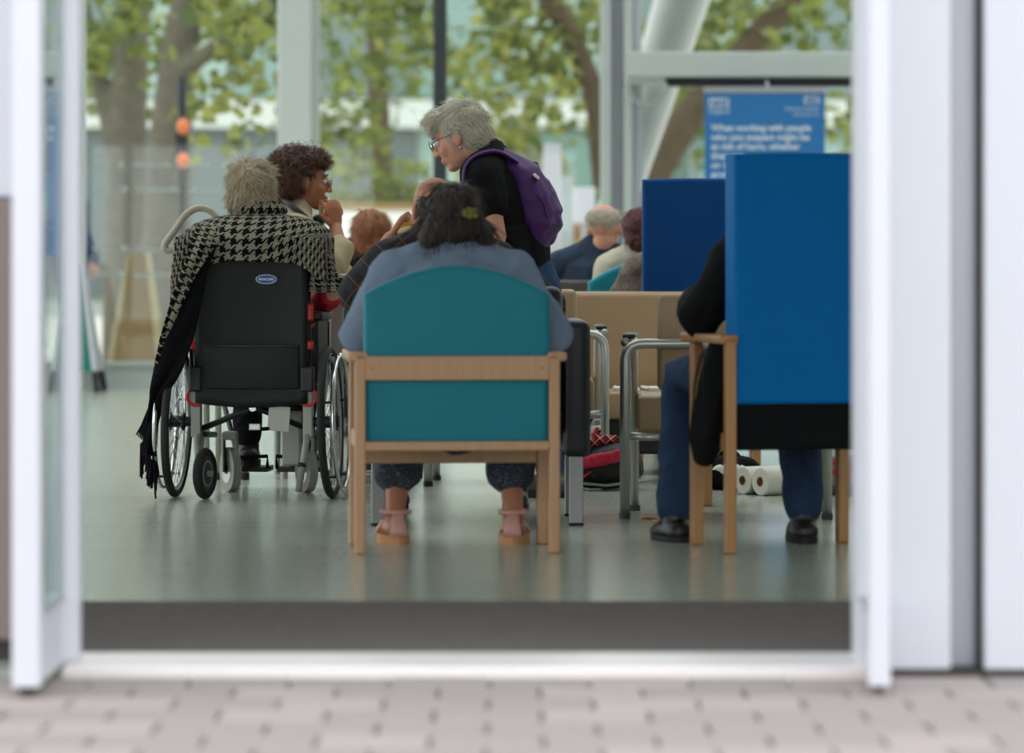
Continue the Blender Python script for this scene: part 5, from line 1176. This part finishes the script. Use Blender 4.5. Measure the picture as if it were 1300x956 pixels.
s6 = hair_shell(P6, [((0, -0.03, 0.028), (0.09, 0.108, 0.092)), ((0, -0.075, -0.03), (0.096, 0.055, 0.075)), ((-0.065, -0.05, -0.06), (0.05, 0.055, 0.06)), ((0.085, -0.03, -0.065), (0.048, 0.05, 0.062)), ((0.11, -0.02, -0.10), (0.022, 0.03, 0.04))], dh, lump=0.006, lscale=22)
strands(P6, s6, dh2, 900, 0.08, lambda l: V((l.x * 3, -0.1, -1)), 0.006, 0.0014)
cl = MB(); cc = V((0.045, -0.135, -0.008))
for k in range(7):
    a = k * 0.9; cl.ell(hd - P6.o + P6.M @ (cc + V((0.02 * math.cos(a) * (k > 0), -0.004, 0.011 * math.sin(a) * (k > 0)))), (0.012, 0.008, 0.010), P6.M, 10, 6)
cl.build('hair_clip', mat('olive_yellow_clip', (112, 104, 40), 0.5, var=0.2), s6, True)
pink = mat('pink_leather', (206, 150, 140), 0.6, var=0.08); soleT = mat('tan_sole', (196, 140, 92), 0.7, var=0.08)
for s_ in (0, 1):
    a_ = V(P6.legs[s_][1]); tf = (P6.fw + P6.rt * (-0.12 if s_ == 0 else 0.12)).normalized(); rr = tf.cross(V((0, 0, 1))); o6 = P6.o
    mid = V((a_.x, a_.y, 0)) + tf * 0.055; n = 24
    pts = [mid + tf * 0.132 * math.cos(2 * math.pi * i / n) + rr * 0.052 * math.sin(2 * math.pi * i / n) for i in range(n)]
    san = MB().add([V((p.x, p.y, 0)) - o6 for p in pts] + [V((p.x, p.y, 0.03)) - o6 for p in pts], [tuple(range(n))[::-1], tuple(range(n, 2 * n))] + [(i, (i + 1) % n, (i + 1) % n + n, i + n) for i in range(n)]).build('sandal', soleT, P6.root)
    for v in P6.body.data.vertices: pass
    def ring(c, ra, rb, ax_, w): 
        u = V(ax_).cross(rr).normalized(); return [c + rr * ra * math.cos(t) + u * rb * math.sin(t) - o6 for t in [2 * math.pi * i / 20 for i in range(20)]]
    ank = V((a_.x, a_.y, 0.105)) - tf * 0.005
    MB().tube(ring(ank, 0.046, 0.046, (0, 0, 1), 0), 0.008, 8, closed=True).build('ankle_strap', pink, san, True)
    MB().tube([ank - tf * 0.045 - o6 , V((a_.x, a_.y, 0.05)) - tf * 0.072 - o6, V((a_.x, a_.y, 0.028)) - tf * 0.07 - o6], [0.014, 0.02, 0.024], 10, right=rr, ax=1.4, ay=0.4).build('heel_tab', pink, san, True)
    MB().tube([mid + tf * 0.05 + rr * 0.05 + V((0, 0, 0.03)) - o6, mid + tf * 0.05 + rr * 0.028 + V((0, 0, 0.066)) - o6, mid + tf * 0.05 - rr * 0.028 + V((0, 0, 0.066)) - o6, mid + tf * 0.05 - rr * 0.05 + V((0, 0, 0.03)) - o6], 0.02, 10, right=tf, ax=1.0, ay=0.35).build('toe_strap', pink, san, True)

# ---- 7. older man in navy, from behind
d7 = 20.5
hd = at(768, 290, d7)
P7 = person('older man with thin grey hair and navy polo shirt seen from behind', V((gx(757, d7), d7, 0)), V((gx(752, d7), d7 + 0.06, 0.53)), V((gx(758, d7), d7 + 0.02, 0.94)), hd, R(-4), hyaw=R(-12), hpitch=R(6), shw=0.185, skin=SKIN_C, bulk=1.05, hs=1.02, voxel=0.009,
            top=(mat('navy_polo', (52, 64, 82), 0.85, var=0.08, bump=0.15, bscale=50), 0.8, 0.014, 0.005), bottom=(MATS['dark_trousers'], 1.9, 0.008, 0.004), shoes=MATS['dark_shoe'], face=False)
tg_ = HAIRV('thin_grey_hair', (186, 170, 150))
s7 = hair_shell(P7, [((-0.05, -0.035, 0.045), (0.032, 0.055, 0.045)), ((0.05, -0.035, 0.045), (0.032, 0.055, 0.045)), ((0, -0.085, 0.032), (0.06, 0.028, 0.042)), ((-0.03, -0.078, 0.042), (0.048, 0.034, 0.046)), ((0.03, -0.078, 0.042), (0.048, 0.034, 0.046))], tg_, hs=1.02, lump=0.003)
strands(P7, s7, HAIRV('thin_grey_locks', (206, 194, 176)), 500, 0.035, lambda l: V((0, -0.2, -1)), 0.004, 0.0013)
MB().tube([P7.head - P7.o + V((0.06 * math.cos(t), 0.0 + 0.058 * math.sin(t) + 0.005, -0.155)) for t in [2 * math.pi * i / 20 for i in range(20)]], 0.014, 8, closed=True).build('collar', MATS['navy_polo'], P7.root, True)

# ---- 8. woman with dark red hair, half hidden by the blue chair
d8 = 19.6
hd = at(816, 295, d8)
P8 = person('woman with dark red hair and cream cardigan beside the older man', V((hd.x, d8, 0)), V((gx(815, d8), d8 - 0.02, 0.52)), V((gx(815, d8), d8, 0.925)), hd, R(0), hyaw=R(-6), hpitch=R(6), shw=0.155, bulk=0.9, skin=SKIN_C, hs=0.98, voxel=0.011, face=False,
            top=(mat('cream_cardigan', (196, 188, 168), 0.9, var=0.06, bump=0.2, bscale=50), 1.9, 0.018, 0.006, 'cardigan'), bottom=(MATS['dark_trousers'], 1.9, 0.006, 0.004), shoes=MATS['dark_shoe'])
rh = HAIRV('dark_red_hair', (78, 26, 22))
s8 = hair_shell(P8, [((0, -0.028, 0.028), (0.094, 0.1, 0.094)), ((0, -0.06, -0.035), (0.08, 0.055, 0.07))], rh, lump=0.004, hs=0.98)
strands(P8, s8, HAIRV('dark_red_locks', (100, 36, 28)), 500, 0.05, lambda l: V((l.x * 3, -0.1, -1)), 0.005, 0.0014)
g = MB(); dt = 19.12
TW = thing('tweed_coat', 'grey brown tweed coat hung over the back of the rear teal armchair', 'coat', V((gx(803, dt), dt, 0.6)))
to = TW.location
g.tube([at(806, 338, dt) - to, at(800, 352, dt - 0.005) - to, at(794, 372, dt - 0.01) - to, at(788, 405, dt - 0.01) - to], [0.045, 0.06, 0.075, 0.07], 14, 'round', right=(1, 0, 0), ax=1.0, ay=0.5)
g.tube([at(830, 340, dt) - to, at(832, 372, dt) - to, at(832, 410, dt) - to], [0.09, 0.10, 0.1], 14, 'round', right=(1, 0, 0), ax=1.0, ay=0.35)
g.tube([at(806, 338, dt) - to, at(820, 332, dt + 0.05) - to, at(832, 338, dt + 0.06) - to], 0.05, 12, 'round')
fused('coat_cloth', g, speckle('tweed', (94, 84, 76), (142, 128, 114), 220, 0.55), TW, 0.009, 3, 0.006, 10)
MB().tube([at(790, 396, dt - 0.075) - to, at(790, 402, dt - 0.075) - to], 0.012, 8).build('cuff_button', brownv, TW)

# ---- 9. person in the near blue armchair
BC = bpy.data.objects['armchair.001']; bM = Matrix.Translation(BC.location) @ Matrix.Rotation(R(12), 4, 'Z')
def Lb(x, y, z): return bM @ V((x, y, z))
jeans = MATS['blue_jeans']
P9 = person('person in black jacket and jeans seated in the near blue armchair', Lb(0, 0.3, 0), Lb(0, 0.24, 0.57), Lb(0.03, 0.22, 0.97), Lb(0.02, 0.27, 1.14), R(12), shw=0.19, bulk=1.05, skin=SKIN_A, voxel=0.011, face=False,
            arms=[(at(888, 402, 13.42), Lb(-0.2, 0.58, 0.79)), (Lb(0.3, 0.26, 0.75), Lb(0.22, 0.55, 0.78))],
            legs=[(at(868, 478, 13.88), at(858, 655, 13.66)), (at(1012, 490, 13.88), at(1020, 655, 13.62))],
            top=(blackf, 1.92, 0.026, 0.008, 'jacket'), bottom=(mat('dark_blue_jeans', (46, 64, 92), 0.85, var=0.2, scale=25, bump=0.15, bscale=150), 1.93, 0.014, 0.008, 'jeans'), shoes=mat('black_boot', (26, 24, 24), 0.4))
for v in P9.root.children:
    pass
hair_shell(P9, [((0, -0.03, 0.03), (0.09, 0.1, 0.09)), ((0, -0.06, -0.03), (0.08, 0.05, 0.07))], HAIRV('short_brown_hair', (70, 52, 40)), lump=0.004, voxel=0.01)
CT = thing('black_coat', 'black coat hanging down the left side of the near blue armchair', 'coat', at(905, 500, 13.2)); co = CT.location
g = MB(); k_ = [(440, 905, 926), (480, 894, 924), (520, 886, 922), (555, 880, 915), (576, 884, 905)]
for (y, l, r) in k_: pass
g.tube([at((l + r) / 2, y, 13.22) - co for (y, l, r) in k_], [(r - l) / 2 / F * 13.2 + 0.012 for (y, l, r) in k_], 14, 'round', right=(1, 0, 0), ax=1.0, ay=1.3)
fused('coat_cloth', g, blackf, CT, 0.007, 3, 0.008, 12, (1, 1, 0.4))
MB().tube([at(893, 445, 13.15) - co, at(884, 480, 13.13) - co, at(878, 530, 13.13) - co], 0.003, 6).build('drawstring', blackm, CT, True)
MB().tube([at(889, 450, 13.14) - co, at(880, 490, 13.12) - co, at(882, 520, 13.12) - co], 0.003, 6).build('drawstring', blackm, CT, True)

# ---- 10. person in dark coat beyond the left door
d10 = 29.05
d10 = 31.6
hd = at(92, 210, d10)
P10 = person('standing person in navy coat outside behind the left door leaf', V((hd.x, d10, 0)), V((gx(88, d10), d10, 0.92)), V((gx(90, d10), d10, 1.42)), hd, R(-90), hyaw=R(-85), shw=0.17, skin=SKIN_C, voxel=0.012,
             arms=[(V((hd.x + 0.02, d10 + 0.26, 1.15)), V((hd.x + 0.12, d10 + 0.24, 0.92))), (V((hd.x + 0.02, d10 - 0.26, 1.15)), V((hd.x + 0.14, d10 - 0.22, 0.94)))],
             legs=[(V((hd.x + 0.02, d10 + 0.1, 0.5)), V((hd.x, d10 + 0.1, 0.08))), (V((hd.x, d10 - 0.1, 0.5)), V((hd.x + 0.02, d10 - 0.1, 0.08)))],
             top=(mat('navy_coat', (48, 60, 92), 0.85, var=0.1), 1.9, 0.03, 0.008, 'coat'), bottom=(MATS['dark_trousers'], 1.92, 0.012, 0.006), shoes=MATS['dark_shoe'], face=False, group=None)
hair_shell(P10, [((0, -0.03, 0.03), (0.09, 0.1, 0.09)), ((0, -0.06, -0.03), (0.08, 0.05, 0.07))], MATS['dark_hair'], lump=0.003, voxel=0.01)

# ================================================================== THINGS ON THE FLOOR
RK = thing('rucksack', 'black and red rucksack on the floor under the beige sofa', 'bag', at(768, 606, 16.72) * 1.0); RK.location.z = 0; ro = RK.location
g = MB().ell((-0.01, 0, 0.085), (0.17, 0.1, 0.083)).ell((0.02, 0.01, 0.1), (0.14, 0.1, 0.09))
for v in g.v: v.z = max(v.z, 0.003)
fused('bag_body', g, nylon, RK, 0.006, 3, 0.005, 12)
g = MB().tube([(-0.14, -0.10, 0.10), (-0.06, -0.12, 0.12), (0.04, -0.11, 0.14), (0.12, -0.08, 0.16)], [0.02, 0.028, 0.026, 0.02], 10, 'round', right=(0, 0, 1), ax=1.0, ay=0.5); fused('red_strap', g, mat('crimson_nylon', (190, 14, 52), 0.6, var=0.15, bump=0.2), RK, 0.005, 3, 0.004, 20)
MB().tube(bend([(-0.13, -0.105, 0.10), (-0.16, -0.11, 0.06), (-0.10, -0.115, 0.05), (-0.06, -0.12, 0.08)], 0.02), 0.005, 8).build('red_loop', MATS['crimson_nylon'], RK, True)
MB().tube([(-0.17, -0.07, 0.035), (0, -0.105, 0.022), (0.17, -0.07, 0.04)], 0.006, 8).build('piping', greypaint, RK, True)
sc = thing('scarf', 'red and white checked scarf lying on the black rucksack', 'scarf', V((ro.x - 0.06, ro.y - 0.01, 0.165)))
g = MB().tube([(-0.08, 0.0, 0.015), (-0.03, -0.02, 0.028), (0.04, 0.0, 0.035), (0.10, 0.02, 0.04)], [0.02, 0.026, 0.024, 0.018], 10, 'round'); g.tube([(0.0, 0, 0.03), (0.03, 0, 0.075)], [0.012, 0.014], 8, 'round')
fused('cloth', g, plaid('red_check', (176, 34, 36), (226, 214, 206), 34, (60, 20, 24)), sc, 0.005, 3, 0.004, 25)
MB().tube([(0.0, -0.02, 0.03), (0.026, -0.018, 0.08), (0.03, -0.015, 0.09)], 0.006, 6, right=(1, 0, 0), ay=0.4).build('tassel', MATS['red_plastic'], sc)
pb = thing('paper_bag', 'crumpled white paper bag behind the rucksack', 'bag', V((gx(757, 17.2), 17.12, 0)))
g = MB().rbox((-0.04, -0.04, 0.001), (0.04, 0.04, 0.24), 0.01, 2); fused('bag_body', g, paper, pb, 0.008, 1, 0.007, 16); MB().tube(bend([(-0.025, -0.03, 0.22), (-0.02, -0.03, 0.27), (0.02, -0.03, 0.27), (0.025, -0.03, 0.22)], 0.02), 0.003, 6).build('handle', paper, pb, True)
# kitchen rolls in a pack
kr = mat('kitchen_paper', (226, 222, 212), 0.85, var=0.03, bump=0.3, bscale=90)
for i, px in enumerate((946, 962)):
    r = 0.0555; kt = thing('kitchen_roll', ['white kitchen roll lying nearer the blue armchair front post', 'white kitchen roll lying nearer the jeans leg'][i], 'paper roll', V((gx(944, 16.3) + 0.113 * 0.574 * i, 16.38 - 0.113 * 0.819 * i, r)), R(-55), 'white paper rolls on the floor')
    mb = MB(); n = 24
    for (y, rad) in ((0, 0.02), (0, r - 0.004), (0.004, r), (0.226, r), (0.23, r - 0.004), (0.23, 0.02)):
        mb.v += [V((rad * math.cos(2 * math.pi * k / n), y, rad * math.sin(2 * math.pi * k / n))) for k in range(n)]
    for j in range(5):
        for k in range(n): mb.f.append((j * n + k, j * n + (k + 1) % n, (j + 1) * n + (k + 1) % n, (j + 1) * n + k))
    for k in range(n): mb.f.append((5 * n + k, 5 * n + (k + 1) % n, (k + 1) % n, k))
    mb.build('paper', kr, kt, 'auto')
    mb = MB()
    for (y, rad) in ((-0.002, 0.0195), (0.232, 0.0195), (0.232, 0.017), (-0.002, 0.017)): mb.v += [V((rad * math.cos(2 * math.pi * k / n), y, rad * math.sin(2 * math.pi * k / n))) for k in range(n)]
    for j in range(4):
        for k in range(n): mb.f.append((j * n + k, j * n + (k + 1) % n, ((j + 1) % 4) * n + (k + 1) % n, ((j + 1) % 4) * n + k))
    mb.build('tube', mat('cardboard', (168, 132, 92), 0.9, var=0.1), kt, 'auto')
def carrier(name, label, loc, dims, m, extra):
    t = thing(name, label, 'bag', loc); g = MB().ell((0, 0, dims[2] * 0.48), (dims[0], dims[1], dims[2] * 0.5)).ell((0.02, 0.0, dims[2] * 0.3), (dims[0] * 1.1, dims[1] * 1.05, dims[2] * 0.3))
    for v in g.v: v.z = max(v.z, 0.003)
    fused('bag_body', g, m, t, 0.007, 2, 0.012, 14); e = MB().ell((0.0, -dims[1] * 0.75, dims[2] * 0.55), (dims[0] * 0.55, 0.03, dims[2] * 0.22)); fused('contents', e, extra, t, 0.006, 2, 0.005, 18)
    MB().tube(bend([(-0.05, 0, dims[2] * 0.85), (-0.03, 0, dims[2] * 1.1), (0.03, 0, dims[2] * 1.1), (0.05, 0, dims[2] * 0.85)], 0.03), 0.006, 8).build('handle', m, t, True); return t
carrier('carrier_bag', 'grey brown plastic bag with red items at the right door edge', V((gx(1068, 16.3), 16.4, 0)), (0.12, 0.11, 0.2), mat('clear_plastic_bag', (120, 108, 102), 0.3, var=0.25, scale=12, spec=0.8), MATS['crimson_nylon'])
carrier('carrier_bag', 'dark bag with white cloth on the floor behind the kitchen rolls', V((gx(925, 16.8), 16.75, 0)), (0.14, 0.1, 0.14), blackf, paper)
lfm = mat('orange_leaf', (196, 98, 34), 0.7, var=0.2)
lf_ = MB(); pts = [(0, -0.03), (0.012, -0.012), (0.02, 0.004), (0.01, 0.016), (0.0, 0.034), (-0.012, 0.014), (-0.018, -0.002), (-0.01, -0.016)]
lf_.add([(x, y, 0.003 + 0.22 * abs(x)) for x, y in pts] + [(0, 0, 0.001)] + [(x, y, 0.006 + 0.22 * abs(x)) for x, y in pts] + [(0, 0, 0.005)], [(i, (i + 1) % 8, 8) for i in range(8)] + [(9 + i, 17, 9 + (i + 1) % 8) for i in range(8)] + [(i, 9 + i, 9 + (i + 1) % 8, (i + 1) % 8) for i in range(8)])
fl_ = thing('fallen_leaf', 'small orange leaf lying on the floor by the black shoe', 'leaf', V((gx(825, 14.75), 14.8, 0)), R(60)); lf_.build('blade', lfm, fl_); MB().tube([(0, -0.03, 0.004), (0.004, -0.05, 0.003)], 0.0018, 6).build('stalk', lfm, fl_)
